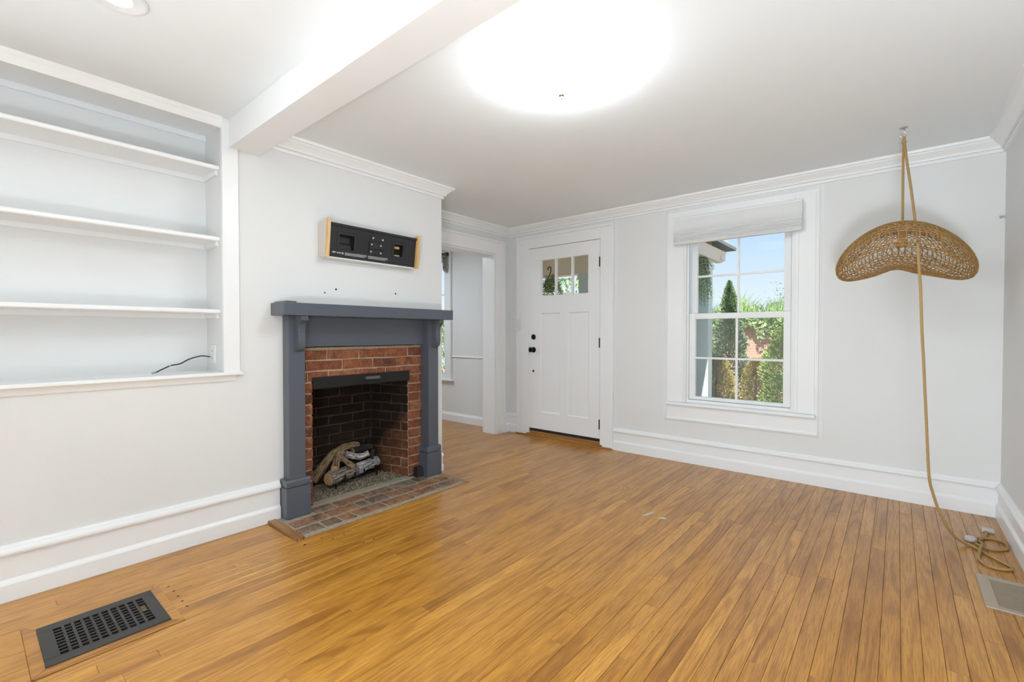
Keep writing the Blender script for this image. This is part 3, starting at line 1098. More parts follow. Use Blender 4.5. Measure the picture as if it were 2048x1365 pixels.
# plate as strips round two windows
ys = [py0, holes[0][0], holes[0][1], holes[1][0], holes[1][1], py1]
plate_quad(pw, py0, holes[0][0], pz0, pz1, -0.004, 0)
plate_quad(pw, holes[0][1], holes[1][0], pz0, pz1, -0.004, 0)
plate_quad(pw, holes[1][1], py1, pz0, pz1, -0.004, 0)
for (a, b, c, d) in holes:
    plate_quad(pw, a, b, pz0, c, -0.004, 0)
    plate_quad(pw, a, b, d, pz1, -0.004, 0)
plate_quad(pw, py0, py1, pz1 - 0.016, pz1, 0, 0.010)
plate_quad(pw, py0, py1, pz0, pz0 + 0.012, 0, 0.003)
MB().prism([(XL, 1.672), (-2.918, 1.678), (-2.918, 1.688), (XL, 1.684)], 1, py0, py1).build('bottom_board', WALL, tv)
plate = pw.build('steel_plate', BLACKP, tv)
MB().box(XL + 0.002, XL + 0.03, py0, py1, 1.69, 1.90).build('back_panel', BLACKP, tv)
for (a, b, c, d) in holes:      # stamped frames round the windows
    fr_ = MB()
    e = 0.020
    for (q0, q1, r0, r1) in ((a - e, a - e + 0.004, c - e, d + e), (b + e - 0.004, b + e, c - e, d + e), (a - e, b + e, c - e, c - e + 0.004), (a - e, b + e, d + e - 0.004, d + e)):
        plate_quad(fr_, q0, q1, r0, r1, 0, 0.0025)
    fr_.build('stamped_frame', BLACKP, plate, bevel=0.0008)
# box inside each window, the right one with raw wood strips behind
MB().box(XL + 0.030, XL + 0.055, 1.66, 1.76, 1.75, 1.782).box(XL + 0.03, XL + 0.045, 1.66, 1.76, 1.79, 1.836).build('recessed_box', BLACKP, tv, bevel=0.002)
MB().box(XL + 0.030, XL + 0.050, 2.125, 2.170, 1.815, 1.832).box(XL + 0.030, XL + 0.050, 2.125, 2.170, 1.755, 1.768).build('wood_strip', PINE, tv)
# centre bracket with its six screws
cbk = MB()
plate_quad(cbk, 1.892, 2.012, 1.834, 1.872, 0, 0.005)
plate_quad(cbk, 1.884, 2.008, 1.776, 1.830, 0, 0.010)
plate_quad(cbk, 1.880, 2.000, 1.735, 1.772, 0, 0.005)
cb_o = cbk.build('center_bracket', BLACKP, plate, bevel=0.0015)
for (y, z, d) in ((1.908, 1.853, 0.005), (1.988, 1.850, 0.005), (1.897, 1.806, 0.010), (1.972, 1.806, 0.010), (1.896, 1.757, 0.005), (1.978, 1.754, 0.005)):
    MB().lathe([(0.0065, 0), (0.0065, 0.002), (0.004, 0.004), (0.001, 0.0045)], (plx(z, d), y, z), 12, (1, 0, -0.1)).build('screw', SCREWM, plate)
# printed maker's mark, round approval mark and two blocks of fine warning print (too fine to read)
pr_ = MB()
rp_ = random.Random(3)
plate_quad(pr_, 1.607, 1.634, 1.7165, 1.7225, 0, 0.0004)
plate_quad(pr_, 1.609, 1.625, 1.7125, 1.7145, 0, 0.0004)
for y in (1.641, 1.648, 1.655, 1.662, 1.668):
    plate_quad(pr_, y, y + 0.003, 1.7125, 1.7215, 0, 0.0004)
plate_quad(pr_, 1.641, 1.668, 1.7205, 1.7218, 0, 0.0004)
zc_, yc_ = 1.717, 1.683
ring = [(yc_ + 0.0075 * cos(a), zc_ + 0.0075 * sin(a)) for a in [i * pi / 8 for i in range(16)]]
for i in range(16):
    a, b = ring[i], ring[(i + 1) % 16]
    ai, bi = [(yc_ + (p[0] - yc_) * 0.7, zc_ + (p[1] - zc_) * 0.7) for p in (a, b)]
    pr_.add([(plx(p[1], 0.0004), p[0], p[1]) for p in (a, b, bi, ai)], [(0, 1, 2, 3)])
plate_quad(pr_, yc_ - 0.003, yc_ + 0.003, zc_ - 0.003, zc_ + 0.003, 0, 0.0004)
for (y0, y1) in ((1.700, 1.868), (1.880, 2.045)):
    for r in range(5):
        z = 1.7235 - r * 0.0042
        y = y0
        yend = y1 - (rp_.uniform(0.0, 0.03) if r > 2 else 0)
        while y < yend:
            l_ = rp_.uniform(0.003, 0.011)
            plate_quad(pr_, y, min(yend, y + l_), z, z + 0.0022, 0, 0.0004)
            y += l_ + 0.0022
pr_.build('fine_print', PRINT, plate, kind='stuff')

for (y, z, r) in ((1.594, 1.447, 0.0035), (1.676, 1.476, 0.0045), (2.169, 1.478, 0.0045)):
    s_ = MB().lathe([(r * 1.5, 0.0), (r * 1.5, 0.0008), (r, 0.0012), (r * 0.8, 0.0004)], (XL, y, z), 10, (1, 0, 0)).build('wall_anchor', DARK)
    tag(s_, {1.594: 'tiny dark nail hole in the wall above the mantel, leftmost of three', 1.676: 'dark screw anchor in the wall above the left part of the mantel', 2.169: 'dark screw anchor in the wall above the right part of the mantel'}[y], 'anchor')

# ------------------------------------------------------------------ front door
dr = root('door_1', (-2.8, YB, 0.085), 'white craftsman front door with three small panes and black hardware', kind=ST)
DB = 0.086
YD = YB - 0.010
DF, DT_ = YD, YD + 0.045
lx0, lx1, lz0, lz1 = -3.100, -2.472, 1.588, 2.002
panels = [(-3.110, -2.836, 0.278, 1.400), (-2.736, -2.466, 0.278, 1.400)]
leaf = MB()
a0, a1 = DX0 + 0.003, DX1 - 0.003
leaf.box(a0, lx0, DF, DT_, DB, DTOP - 0.004).box(lx1, a1, DF, DT_, DB, DTOP - 0.004)
leaf.box(lx0, lx1, DF, DT_, lz1, DTOP - 0.004).box(lx0, lx1, DF, DT_, 1.400, lz0).box(lx0, lx1, DF, DT_, DB, 0.278)
leaf.box(panels[0][1], panels[1][0], DF, DT_, 0.278, 1.400)
leaf.build('door_leaf', TRIM, dr)
for (x0, x1, z0, z1) in panels:
    pn = MB().box(x0 - 0.02, x1 + 0.02, DF + 0.013, DT_ - 0.004, z0 - 0.01, z1 + 0.01)
    pno = pn.build('door_panel', TRIM, dr)
    bev = MB()
    e = 0.012
    x0c, x1c = max(x0, lx0), min(x1, lx1)
    bev.add([(x0c, DF, z0), (x1c, DF, z0), (x1c, DF, z1), (x0c, DF, z1), (x0c + e, DF + 0.0128, z0 + e), (x1c - e, DF + 0.0128, z0 + e), (x1c - e, DF + 0.0128, z1 - e), (x0c + e, DF + 0.0128, z1 - e)], [(0, 1, 5, 4), (1, 2, 6, 5), (2, 3, 7, 6), (3, 0, 4, 7)])
    bev.build('sticking', TRIM, pno)
lf = MB()
for (x0, x1, z0, z1) in ((lx0, lx0 + 0.008, lz0, lz1), (lx1 - 0.008, lx1, lz0, lz1), (lx0 + 0.008, lx1 - 0.008, lz0, lz0 + 0.008), (lx0 + 0.008, lx1 - 0.008, lz1 - 0.008, lz1), (-2.900, -2.882, lz0 + 0.008, lz1 - 0.008), (-2.687, -2.669, lz0 + 0.008, lz1 - 0.008)):
    lf.box(x0, x1, DF - 0.004, DF + 0.030, z0, z1)
lf.build('lite_frame', VINYL, dr, bevel=0.0015)
for (x0, x1) in ((lx0, -2.891), (-2.891, -2.678), (-2.678, lx1)):
    box('pane', (x0 + 0.004, x1 - 0.004, DF + 0.018, DF + 0.022, lz0 + 0.004, lz1 - 0.004), GLASS, dr)
MB().lathe([(0.031, 0), (0.031, 0.006), (0.024, 0.012), (0.012, 0.014)], (-3.194, DF, 1.131), 20, (0, -1, 0)).box(-3.198, -3.190, DF - 0.026, DF - 0.012, 1.118, 1.144).build('deadbolt', BLACK, dr, smooth=True)
MB().lathe([(0.032, 0), (0.032, 0.006), (0.014, 0.012), (0.011, 0.030), (0.018, 0.036), (0.027, 0.046), (0.029, 0.056), (0.024, 0.066), (0.010, 0.071)], (-3.194, DF, 0.985), 20, (0, -1, 0)).build('door_knob', BLACK, dr, smooth=True)
box('latch_plate', (a0 - 0.006, a0 + 0.012, DF - 0.003, DF, 0.955, 1.015), BLACK, dr)
MB().lathe([(0.013, 0), (0.013, 0.003), (0.008, 0.005)], (-3.196, DF, 0.742), 14, (0, -1, 0)).build('keyhole', BLACK, dr)
for zc in (1.905, 1.075, 0.235):
    MB().tube([(DX1 - 0.003, DF - 0.008, zc - 0.050), (DX1 - 0.003, DF - 0.008, zc + 0.050)], 0.0065, 10).build('hinge', BLACK, dr)
box('door_sweep', (a0, a1, DF + 0.012, DT_ + 0.012, 0.052, DB + 0.003), BLACKP, dr)
th = MB().box(DX0 + 0.002, DX1 - 0.002, YB - 0.004, YB + T, -0.005, 0.052).box(-3.436, -2.185, YB - 0.050, YB - 0.0255, -0.005, 0.014)
th.box(-3.29, -2.31, YB - 0.0255, YB - 0.004, 0.0, 0.028)
th.build('trim_5', THRESH, bevel=0.003, kind=ST, label='stained oak threshold under the front door')
# casing of the door: flat boards, backband, jamb with stop
dc = MB()
CL, CR, CT = -3.432, -2.184, 2.283
J = 0.024
y1 = YB - 0.022
dc.box(CL + 0.028, DX0 + 0.004, y1, YB, 0, CT - 0.028).box(DX1 + 0.0055, CR - 0.028, y1, YB, 0, CT - 0.028).box(DX0 + 0.004, DX1 + 0.0055, y1, YB, DTOP, CT - 0.028)
dc.box(CL, CL + 0.028, y1 - 0.011, YB, 0, CT).box(CR - 0.028, CR, y1 - 0.011, YB, 0, CT).box(CL + 0.028, CR - 0.028, y1 - 0.011, YB, CT - 0.028, CT)
dc.box(DX0 - 0.01, DX0, YB, YB + T, 0, DTOP).box(DX1, DX1 + 0.01, YB, YB + T, 0, DTOP)
dc.box(DX0, DX0 + 0.016, DT_ + 0.002, YB + T, 0.05, DTOP).box(DX1 - 0.016, DX1, DT_ + 0.002, YB + T, 0.05, DTOP).box(DX0, DX1, DT_ + 0.002, YB + T, DTOP - 0.016, DTOP)
dc.build('trim_6', TRIM, bevel=0.002, kind=ST, label='white casing round the front door')

sw = root('light_switch', (-3.40, YB - 0.033, 1.27), 'white double light switch notched into the left casing of the door', 'switch')
box('cover_plate', (-3.450, -3.375, YB - 0.041, YB - 0.0335, 1.208, 1.330), WHITEP, sw, bevel=0.002)
for zc in (1.292, 1.246):
    MB().box(-3.414, -3.404, YB - 0.050, YB - 0.040, zc - 0.006, zc + 0.008).build('toggle', WHITEP, sw, bevel=0.001)
MB().lathe([(0.003, 0), (0.003, 0.0015)], (-3.437, YB - 0.041, 1.270), 8, (0, -1, 0)).build('screw', DARK, sw)

# ------------------------------------------------------------------ main window
wn = root('window_1', (-1.05, YB, WZ0), 'white double-hung window with four-pane sashes and a wide panelled casing', kind=ST)
# flat casing boards and raised picture-frame moulding
ox0, ox1, oz0, oz1 = -1.672, -0.440, 0.360, 2.310
pm = [(0, -0.002), (0, 0.0015), (0.006, 0.003), (0.010, 0.007), (0.018, 0.010), (0.024, 0.018), (0.032, 0.018), (0.034, 0.008), (0.046, 0.006), (0.048, 0)]


def frame_mould(mb, x0, x1, z0, z1, prof, y):
    """mitred frame; prof (inset from outer edge, height off the wall)"""
    k = len(prof)
    vs = []
    for (cx, cz, dx, dz) in ((x0, z0, 1, 1), (x1, z0, -1, 1), (x1, z1, -1, -1), (x0, z1, 1, -1)):
        vs += [(cx + dx * a, y - h, cz + dz * a) for a, h in prof]
    fs = []
    for i in range(4):
        i2 = (i + 1) % 4
        for j in range(k - 1):
            fs.append((i * k + j, i * k + j + 1, i2 * k + j + 1, i2 * k + j))
    mb.add(vs, fs)
    return mb


frame_mould(MB(), ox0, ox1, oz0, oz1, pm, YB).build('panel_moulding', TRIM, wn)
csg = MB()
csg.box(ox0 + 0.046, WX0, YB - 0.012, YB, 0.545, oz1 - 0.046).box(WX1, ox1 - 0.046, YB - 0.012, YB, 0.545, oz1 - 0.046)
csg.box(WX0, WX1, YB - 0.012, YB, WZ1 - 0.02, oz1 - 0.046)
csg.box(WX0 - 0.024, WX0 - 0.008, YB - 0.020, YB - 0.012, 0.545, WZ1).box(WX1 + 0.008, WX1 + 0.024, YB - 0.020, YB - 0.012, 0.545, WZ1)
csg.build('casing', TRIM, wn, bevel=0.002)
box('apron', (ox0 + 0.046, ox1 - 0.046, YB - 0.008, YB, oz0 + 0.046, 0.517), TRIM, wn)
MB().prism([(YB + 0.10, 0.517), (YB - 0.034, 0.517), (YB - 0.038, 0.522), (YB - 0.038, 0.538), (YB - 0.034, 0.543), (YB + 0.10, 0.547)], 0, -1.632, -0.480).build('stool', TRIM, wn)
jb = MB()
jb.box(WX0, WX0 + 0.012, YB - 0.006, YB + T, WZ0, WZ1).box(WX1 - 0.012, WX1, YB - 0.006, YB + T, WZ0, WZ1).box(WX0 + 0.012, WX1 - 0.012, YB, YB + T, WZ1 - 0.012, WZ1)
jb.box(WX0 + 0.012, WX0 + 0.028, YB + 0.018, YB + 0.034, WZ0, WZ1).box(WX1 - 0.028, WX1 - 0.012, YB + 0.018, YB + 0.034, WZ0, WZ1)
jb.box(WX0 + 0.012, WX1 - 0.012, YB + 0.02, YB + T, WZ0 - 0.005, WZ0 + 0.026)
jb.build('jamb', VINYL, wn, bevel=0.0015)


def sash(name, x0, x1, z0, z1, y, st, bot, top, d, mx, mz, mw):
    m_ = MB()
    m_.box(x0, x0 + st, y, y + d, z0, z1).box(x1 - st, x1, y, y + d, z0, z1).box(x0 + st, x1 - st, y, y + d, z0, z0 + bot).box(x0 + st, x1 - st, y, y + d, z1 - top, z1)
    so = m_.build(name, VINYL, wn, bevel=0.003)
    mu = MB()
    mu.box(mx - mw / 2, mx + mw / 2, y + 0.006, y + 0.024, z0 + bot, z1 - top).box(x0 + st, x1 - st, y + 0.0065, y + 0.0235, mz - mw / 2, mz + mw / 2)
    mu.build('muntin', VINYL, so, bevel=0.002)
    xs = [(x0 + st, mx), (mx, x1 - st)]
    zs = [(z0 + bot, mz), (mz, z1 - top)]
    for (a, b) in xs:
        for (c, e) in zs:
            box('pane', (a, b, y + 0.014, y + 0.017, c, e), GLASS, so)
    return so


SYL, SYU = YB + 0.036, YB + 0.076
sash('lower_sash', -1.452, -0.654, 0.574, 1.350, SYL, 0.052, 0.030, 0.050, 0.036, -1.057, 0.951, 0.018)
sash('upper_sash', -1.448, -0.660, 1.305, 2.185, SYU, 0.050, 0.045, 0.045, 0.036, -1.056, 1.684, 0.018)
box('insect_screen', (-1.44, -0.665, YB + 0.122, YB + 0.124, 0.575, 1.33), SCREEN, wn)

# roman shade, drawn up in folds
rs_ = root('roman_shade', (-1.065, YB, 1.965), 'white fabric roman shade folded up at the top of the window', 'shade')
sp = [(YB - 0.020, 2.198), (YB - 0.052, 2.194), (YB - 0.055, 2.150), (YB - 0.050, 2.125), (YB - 0.062, 2.095), (YB - 0.076, 2.075), (YB - 0.064, 2.066), (YB - 0.080, 2.050), (YB - 0.066, 2.042), (YB - 0.083, 2.026), (YB - 0.067, 2.018), (YB - 0.085, 2.002), (YB - 0.068, 1.994), (YB - 0.084, 1.976), (YB - 0.078, 1.966), (YB - 0.045, 1.966), (YB - 0.040, 2.05), (YB - 0.034, 2.18), (YB - 0.020, 2.186)]
nseg = 24
m_ = MB()
k = len(sp)
vs = []
rw = random.Random(9)
for i in range(nseg + 1):
    x = -1.562 + (0.990) * i / nseg
    for j, (y, z) in enumerate(sp):
        wv = 0.0015 * sin(i * 0.9 + j * 1.3) + 0.002 * mnoise.noise(Vector((i * 0.3, j * 0.5, 2)))
        vs.append((x, y + (wv if 2 < j < 15 else 0), z + (0.0012 * sin(i * 0.45 + j) if 3 < j < 15 else 0)))
fs = [(i * k + j, i * k + (j + 1) % k, (i + 1) * k + (j + 1) % k, (i + 1) * k + j) for i in range(nseg) for j in range(k)]
fs += [tuple(range(k)), tuple(range(nseg * k, nseg * k + k))]
m_.add(vs, fs)
m_.build('folded_fabric', FABRIC, rs_, smooth=True)
box('headrail', (-1.560, -0.574, YB - 0.046, YB - 0.0125, 2.186, 2.212), VINYL, rs_, bevel=0.002)

# ------------------------------------------------------------------ side room window with its curtain
w2 = root('window_2', (-5.1, YB, SZ0), 'white window of the side room seen through the doorway', kind=ST)
m_ = MB()
m_.box(SX1, SX1 + 0.105, YB - 0.018, YB, 0.56, 2.285).box(SX0 - 0.105, SX0, YB - 0.018, YB, 0.56, 2.285).box(SX0, SX1, YB - 0.018, YB, SZ1, 2.285)
m_.box(SX1 + 0.095, SX1 + 0.115, YB - 0.028, YB, 0.56, 2.295)
m_.build('casing', TRIM, w2, bevel=0.002)
box('stool', (SX0 - 0.13, SX1 + 0.145, YB - 0.045, YB + 0.05, 0.535, 0.560), TRIM, w2, bevel=0.003)
m_ = MB()
xa, xb = SX0, SX1
m_.box(xb - 0.055, xb, YB + 0.02, YB + 0.06, SZ0, SZ1).box(xa, xa + 0.055, YB + 0.02, YB + 0.06, SZ0, SZ1).box(xa + 0.055, xb - 0.055, YB + 0.02, YB + 0.06, SZ0, 0.615).box(xa + 0.055, xb - 0.055, YB + 0.02, YB + 0.06, SZ1 - 0.06, SZ1)
m_.box(xa + 0.055, xb - 0.055, YB + 0.02, YB + 0.06, 1.335, 1.385)
m_.build('sash', VINYL, w2, bevel=0.002)
m_ = MB()
for z in (0.97, 1.70):
    m_.box(xa + 0.055, xb - 0.055, YB + 0.03, YB + 0.045, z - 0.01, z + 0.01)
m_.box((xa + xb) / 2 - 0.01, (xa + xb) / 2 + 0.01, YB + 0.0305, YB + 0.0445, 0.615, SZ1 - 0.06)
m_.build('muntin', VINYL, w2)
box('pane', (xa + 0.055, xb - 0.055, YB + 0.036, YB + 0.039, 0.615, SZ1 - 0.06), GLASS, w2)
cu = root('swag_valance', (-4.95, YB - 0.06, 2.05), 'grey-green and white patterned valance on the side room window', 'valance')
m_ = MB()
vs = []
n1, n2 = 22, 8
for i in range(n1 + 1):
    t_ = i / n1
    x = -5.50 + 0.86 * t_
    dip = 0.10 + 0.10 * abs(sin(pi * t_ * 2))
    for j in range(n2 + 1):
        s_ = j / n2
        vs.append((x, YB - 0.055 - 0.022 * sin(s_ * 9 + t_ * 5) - 0.02 * s_, 2.235 - dip * s_))
fs = [(i * (n2 + 1) + j, (i + 1) * (n2 + 1) + j, (i + 1) * (n2 + 1) + j + 1, i * (n2 + 1) + j + 1) for i in range(n1) for j in range(n2)]
m_.add(vs, fs)
VAL = mat('valance_cloth', (0.5, 0.5, 0.46), 0.9)
g_ = NG(VAL)
g_.color(g_.ramp(g_.noise(g_.pos(), 22, 2), [(0.46, (0.62, 0.61, 0.58)), (0.54, (0.27, 0.27, 0.24))]))
o = m_.build('swag', VAL, cu, smooth=True)
sm_ = o.modifiers.new('thickness', 'SOLIDIFY')
sm_.thickness = 0.006
m_ = MB()
vs = []
for i in range(9):
    for j in range(9):
        a, b = i / 8, j / 8
        vs.append((-4.665 + 0.045 * a, YB - 0.05 - 0.028 * sin(a * 7 + 1), 2.215 - (0.185 + 0.05 * sin(a * pi)) * b))
m_.add(vs, [(i * 9 + j, (i + 1) * 9 + j, (i + 1) * 9 + j + 1, i * 9 + j + 1) for i in range(8) for j in range(8)])
o = m_.build('jabot', VAL, cu, smooth=True)
sm_ = o.modifiers.new('thickness', 'SOLIDIFY')
sm_.thickness = 0.006
MB().tube([(-5.60, YB - 0.05, 2.238), (-4.61, YB - 0.05, 2.238)], 0.012, 10).box(-4.635, -4.610, YB - 0.07, YB - 0.019, 2.205, 2.250).box(-5.61, -5.585, YB - 0.07, YB - 0.019, 2.205, 2.250).build('rod', mat('dark_rod', (0.10, 0.10, 0.095), 0.5), cu)

# ------------------------------------------------------------------ lights of the room
lc = (-1.216, 1.817)
fl = root('flush_mount_light', (lc[0], lc[1], H), 'large white glass drum ceiling light, lit', 'ceiling light')
MB().lathe([(0.16, 0), (0.16, -0.012), (0.12, -0.02)], (lc[0], lc[1], H), 40).build('ceiling_pan', WHITEP, fl, smooth=True)
MB().lathe([(0.190, -0.006), (0.199, -0.010), (0.203, -0.03), (0.203, -0.088), (0.200, -0.098), (0.192, -0.107), (0.176, -0.113), (0.10, -0.118), (0.02, -0.120)], (lc[0], lc[1], H), 56).build('glass_drum', LAMPG, fl, smooth=True)
MB().lathe([(0.013, -0.119), (0.015, -0.122), (0.013, -0.126), (0.006, -0.129), (0.0045, -0.134), (0.006, -0.137), (0.0045, -0.141), (0.001, -0.143)], (lc[0], lc[1], H), 20).build('finial', BRASS, fl, smooth=True)


def downlight(x, y, label):
    d = root('recessed_downlight', (x, y, H), label, 'downlight')
    MB().lathe([(0.079, 0.001), (0.092, 0.0005), (0.092, -0.003), (0.083, -0.005), (0.079, -0.003)], (x, y, H), 40).build('trim_ring', WHITEP, d, smooth=True)
    MB().lathe([(0.0805, 0.0), (0.079, -0.0025), (0.01, -0.0035)], (x, y, H), 40).build('lens', CANL, d, smooth=True)
    return d


downlight(-2.217, 0.389, 'lit round recessed downlight in the ceiling before the bookcase')

# ------------------------------------------------------------------ rattan pendant on its rope
PCX, PCY, PZ0 = 0.016, 3.650, 1.690
pd = root('rattan_pendant_lamp', (PCX, PCY, 1.50), 'saddle-shaped woven rattan pendant shade hanging by the window', 'pendant lamp')
PR, PT = 0.326, 0.118


def shade_pt(x, y, top, inset=0.0):
    rho = min(1.0, sqrt(x * x + y * y) / PR)
    t_ = (PT - inset) * sqrt(max(0, 1 - rho ** 4))
    mid = PZ0 - 1.22 * x * x + 0.25 * y * y * (1 - (x / PR) ** 2) - 0.055 * x
    # the two lobes swell, the middle is pinched underneath
    pinch = 0.030 * math.exp(-((x + 0.03) / 0.07) ** 2)
    z = mid + t_ if top else mid - 1.28 * t_ + pinch * sqrt(max(0, 1 - rho ** 2))
    return (PCX + x, PCY + y, z)


strands = MB()
for sgn in (1, -1):
    d = Vector((cos(radians(43 * sgn)), sin(radians(43 * sgn))))
    nrm = Vector((-d.y, d.x))
    c = -PR + 0.010
    i = 0
    while c < PR - 0.005:
        h = sqrt(PR * PR - c * c)
        m = max(8, int(h / 0.016))
        loop = []
        for k in range(m):
            a = -pi / 2 + pi * k / m
            q = nrm * c + d * (h * sin(a))
            loop.append(shade_pt(q.x, q.y, True))
        for k in range(m):
            a = pi / 2 - pi * k / m
            q = nrm * c + d * (h * sin(a))
            loop.append(shade_pt(q.x, q.y, False))
        strands.tube(loop, 0.0025, 4, closed=True)
        c += 0.0225
        i += 1
strands.build('woven_canes', RATTAN, pd, smooth=True, kind='stuff')
rim = MB()
for f in (0.992, 0.978, 0.955):
    for top in (True, False):
        rim.tube([shade_pt(PR * f * cos(a), PR * f * sin(a), top) for a in [2 * pi * i / 72 for i in range(72)]], 0.0026, 5, closed=True)
rim.build('rim_canes', RATTAN, pd, smooth=True, kind='stuff')
# lengthwise ribs
rib = MB()
for yy in (-0.20, 0.0, 0.20):
    h = sqrt(PR * PR - yy * yy)
    for top in (True, False):
        rib.tube([shade_pt(-h + 2 * h * i / 30, yy, top) for i in range(31)], 0.0026, 5)
rib.build('ribs', RATTAN, pd, smooth=True)
MB().lathe([(0.014, 0.075), (0.020, 0.07), (0.026, 0.0), (0.030, -0.03), (0.020, -0.032)], (PCX, PCY, 1.725), 16).build('lamp_socket', ROPE, pd, smooth=True)
MB().tube([(PCX + 0.001, PCY, 1.79), (PCX, PCY + 0.002, 2.0), (0.0155, PCY, 2.2), (0.0165, 3.650, 2.335)], 0.0068, 10).build('hanging_cord', ROPE, pd, smooth=True)
rp_pts = [(0.0185, 3.648, 2.352), (0.022, 3.640, 2.300), (0.034, 3.60, 2.17), (0.052, 3.535, 2.00), (0.071, 3.42, 1.775), (0.079, 3.345, 1.66), (0.083, 3.318, 1.56), (0.093, 3.312, 1.40), (0.100, 3.32, 1.20), (0.110, 3.35, 1.02), (0.126, 3.36, 0.675), (0.139, 3.37, 0.403), (0.158, 3.40, 0.295), (0.188, 3.42, 0.19), (0.232, 3.47, 0.085), (0.275, 3.52, 0.028), (0.315, 3.545, 0.010), (0.345, 3.505, 0.0095), (0.385, 3.435, 0.0085), (0.425, 3.375, 0.0075), (0.448, 3.335, 0.0075), (0.440, 3.300, 0.0075), (0.399, 3.276, 0.0075), (0.356, 3.292, 0.0075), (0.335, 3.353, 0.009), (0.345, 3.440, 0.019), (0.358, 3.515, 0.026), (0.368, 3.585, 0.020), (0.362, 3.64, 0.010), (0.385, 3.705, 0.008), (0.428, 3.732, 0.0075), (0.468, 3.708, 0.0075), (0.474, 3.655, 0.0075), (0.460, 3.595, 0.0075), (0.415, 3.548, 0.0075), (0.37, 3.545, 0.010), (0.345, 3.585, 0.010)]
MB().tube(smooth_path(rp_pts, 6), 0.0068, 10).build('draped_cord', ROPE, pd, smooth=True)
MB().tube(smooth_path([(0.345, 3.668, 0.012), (0.368, 3.690, 0.0085), (0.392, 3.725, 0.0075), (0.405, 3.79, 0.0075), (0.412, 3.845, 0.010)], 6), 0.0068, 10).build('plug_cord', ROPE, pd, smooth=True)
MB().lathe([(0.0085, -0.010), (0.0125, -0.006), (0.0125, 0.004), (0.009, 0.008)], (0.018, 3.648, 2.318), 12).build('knot', ROPE, pd, smooth=True)
# inline dimmer and plug lying on the floor
MB().lathe([(0.010, 0.0), (0.026, 0.002), (0.029, 0.010), (0.027, 0.020), (0.018, 0.027), (0.004, 0.029)], (0.328, 3.640, 0.0), 18).build('dimmer_knob', CLEARP, pd, smooth=True)
pg = MB().box(0.392, 0.446, 3.845, 3.890, 0.001, 0.022)
pg.box(0.410, 0.428, 3.838, 3.850, 0.003, 0.020).build('plug', CLEARP, pd, bevel=0.005)
MB().box(0.412, 0.4145, 3.888, 3.912, 0.008, 0.014).box(0.424, 0.4265, 3.888, 3.912, 0.008, 0.014).build('plug_prong', BRASS, pd)

hk = root('ceiling_hook', (0.017, 3.650, H), 'small chrome swag hook screwed to the ceiling above the pendant', 'hook')
MB().lathe([(0.022, 0.0), (0.022, -0.003), (0.008, -0.008), (0.004, -0.012)], (0.017, 3.650, H), 18).build('hook_plate', STEEL, hk, smooth=True)
MB().tube(smooth_path([(0.017, 3.65, H - 0.010), (0.018, 3.65, H - 0.020), (0.027, 3.65, H - 0.034), (0.028, 3.65, H - 0.046), (0.018, 3.65, H - 0.056), (0.006, 3.65, H - 0.052), (0.000, 3.65, H - 0.040)], 5), 0.0026, 8).build('hook_wire', STEEL, hk, smooth=True)
wh = root('wall_hook', (XR, 4.19, 1.90), 'tiny metal knob on the right wall near the corner', 'hook')
MB().lathe([(0.010, 0), (0.010, 0.003), (0.005, 0.006), (0.005, 0.018), (0.009, 0.022), (0.007, 0.028), (0.002, 0.029)], (XR, 4.19, 1.90), 12, (-1, 0, 0)).build('knob', STEEL, wh, smooth=True)

# ------------------------------------------------------------------ floor registers
rg_ = root('floor_register', (-2.43, 0.36, 0), 'dark iron floor register with rows of slots, framed in oak near the left wall', 'register')
gx0, gx1, gy0, gy1 = -2.545, -2.318, 0.222, 0.502
nx, ny = 9, 10
m_ = MB()
zt = 0.0048
m_.box(rx0, gx0, ry0, ry1, -0.004, zt).box(gx1, rx1, ry0, ry1, -0.004, zt).box(gx0, gx1, ry0, gy0, -0.004, zt).box(gx0, gx1, gy1, ry1, -0.004, zt)
m_.build('rim_plate', GRILLE, rg_, bevel=0.0015)
m_ = MB()
cw, cl = (gx1 - gx0) / nx, (gy1 - gy0) / ny
for i in range(1, nx):
    x = gx0 + cw * i
    m_.box(x - 0.0042, x + 0.0042, gy0, gy1, -0.004, zt - 0.0006)
for j in range(1, ny):
    y = gy0 + cl * j
    m_.box(gx0, gx1, y - 0.0042, y + 0.0042, -0.004, zt - 0.0002)
m_.build('lattice', GRILLE, rg_)
box('duct', (gx0, gx1, gy0, gy1, -0.0185, -0.016), DARK, rg_)
for j in range(5):
    y = gy0 + 0.03 + j * 0.055
    MB().box(gx0 + 0.004, gx1 - 0.004, y, y + 0.012, -0.0155, -0.011).build('damper_vane', GRILLE, rg_)
box('lever', (gx0 + cw * 3.2, gx0 + cw * 4.8, gy1 - cl + 0.006, gy1 - 0.006, -0.008, 0.003), mat('rusty_lever', (0.30, 0.13, 0.03), 0.6, 0.3), rg_)

rg2 = root('floor_grille', (0.41, 2.98, 0), 'bronze slatted floor grille at the right edge by the rope coil', 'grille')
qx0, qx1, qy0, qy1 = 0.302, 0.486, 2.803, 3.160
m_ = MB().box(qx0, 0.345, qy0, qy1, -0.012, 0.004).box(0.470, qx1, qy0, qy1, -0.012, 0.004).box(0.345, 0.470, qy0, 2.835, -0.012, 0.004).box(0.345, 0.470, 3.128, qy1, -0.012, 0.004)
m_.build('rim_plate', BGRILLE, rg2, bevel=0.001)
box('duct', (0.34, 0.475, 2.83, 3.13, -0.0185, -0.014), DARK, rg2)
nsl = 20
for i in range(nsl):
    y = 2.835 + (3.128 - 2.835) * (i + 0.5) / nsl
    MB().box(0.345, 0.470, y - 0.0026, y + 0.0026, -0.011, 0.0035).build('slat', BGRILLE, rg2)

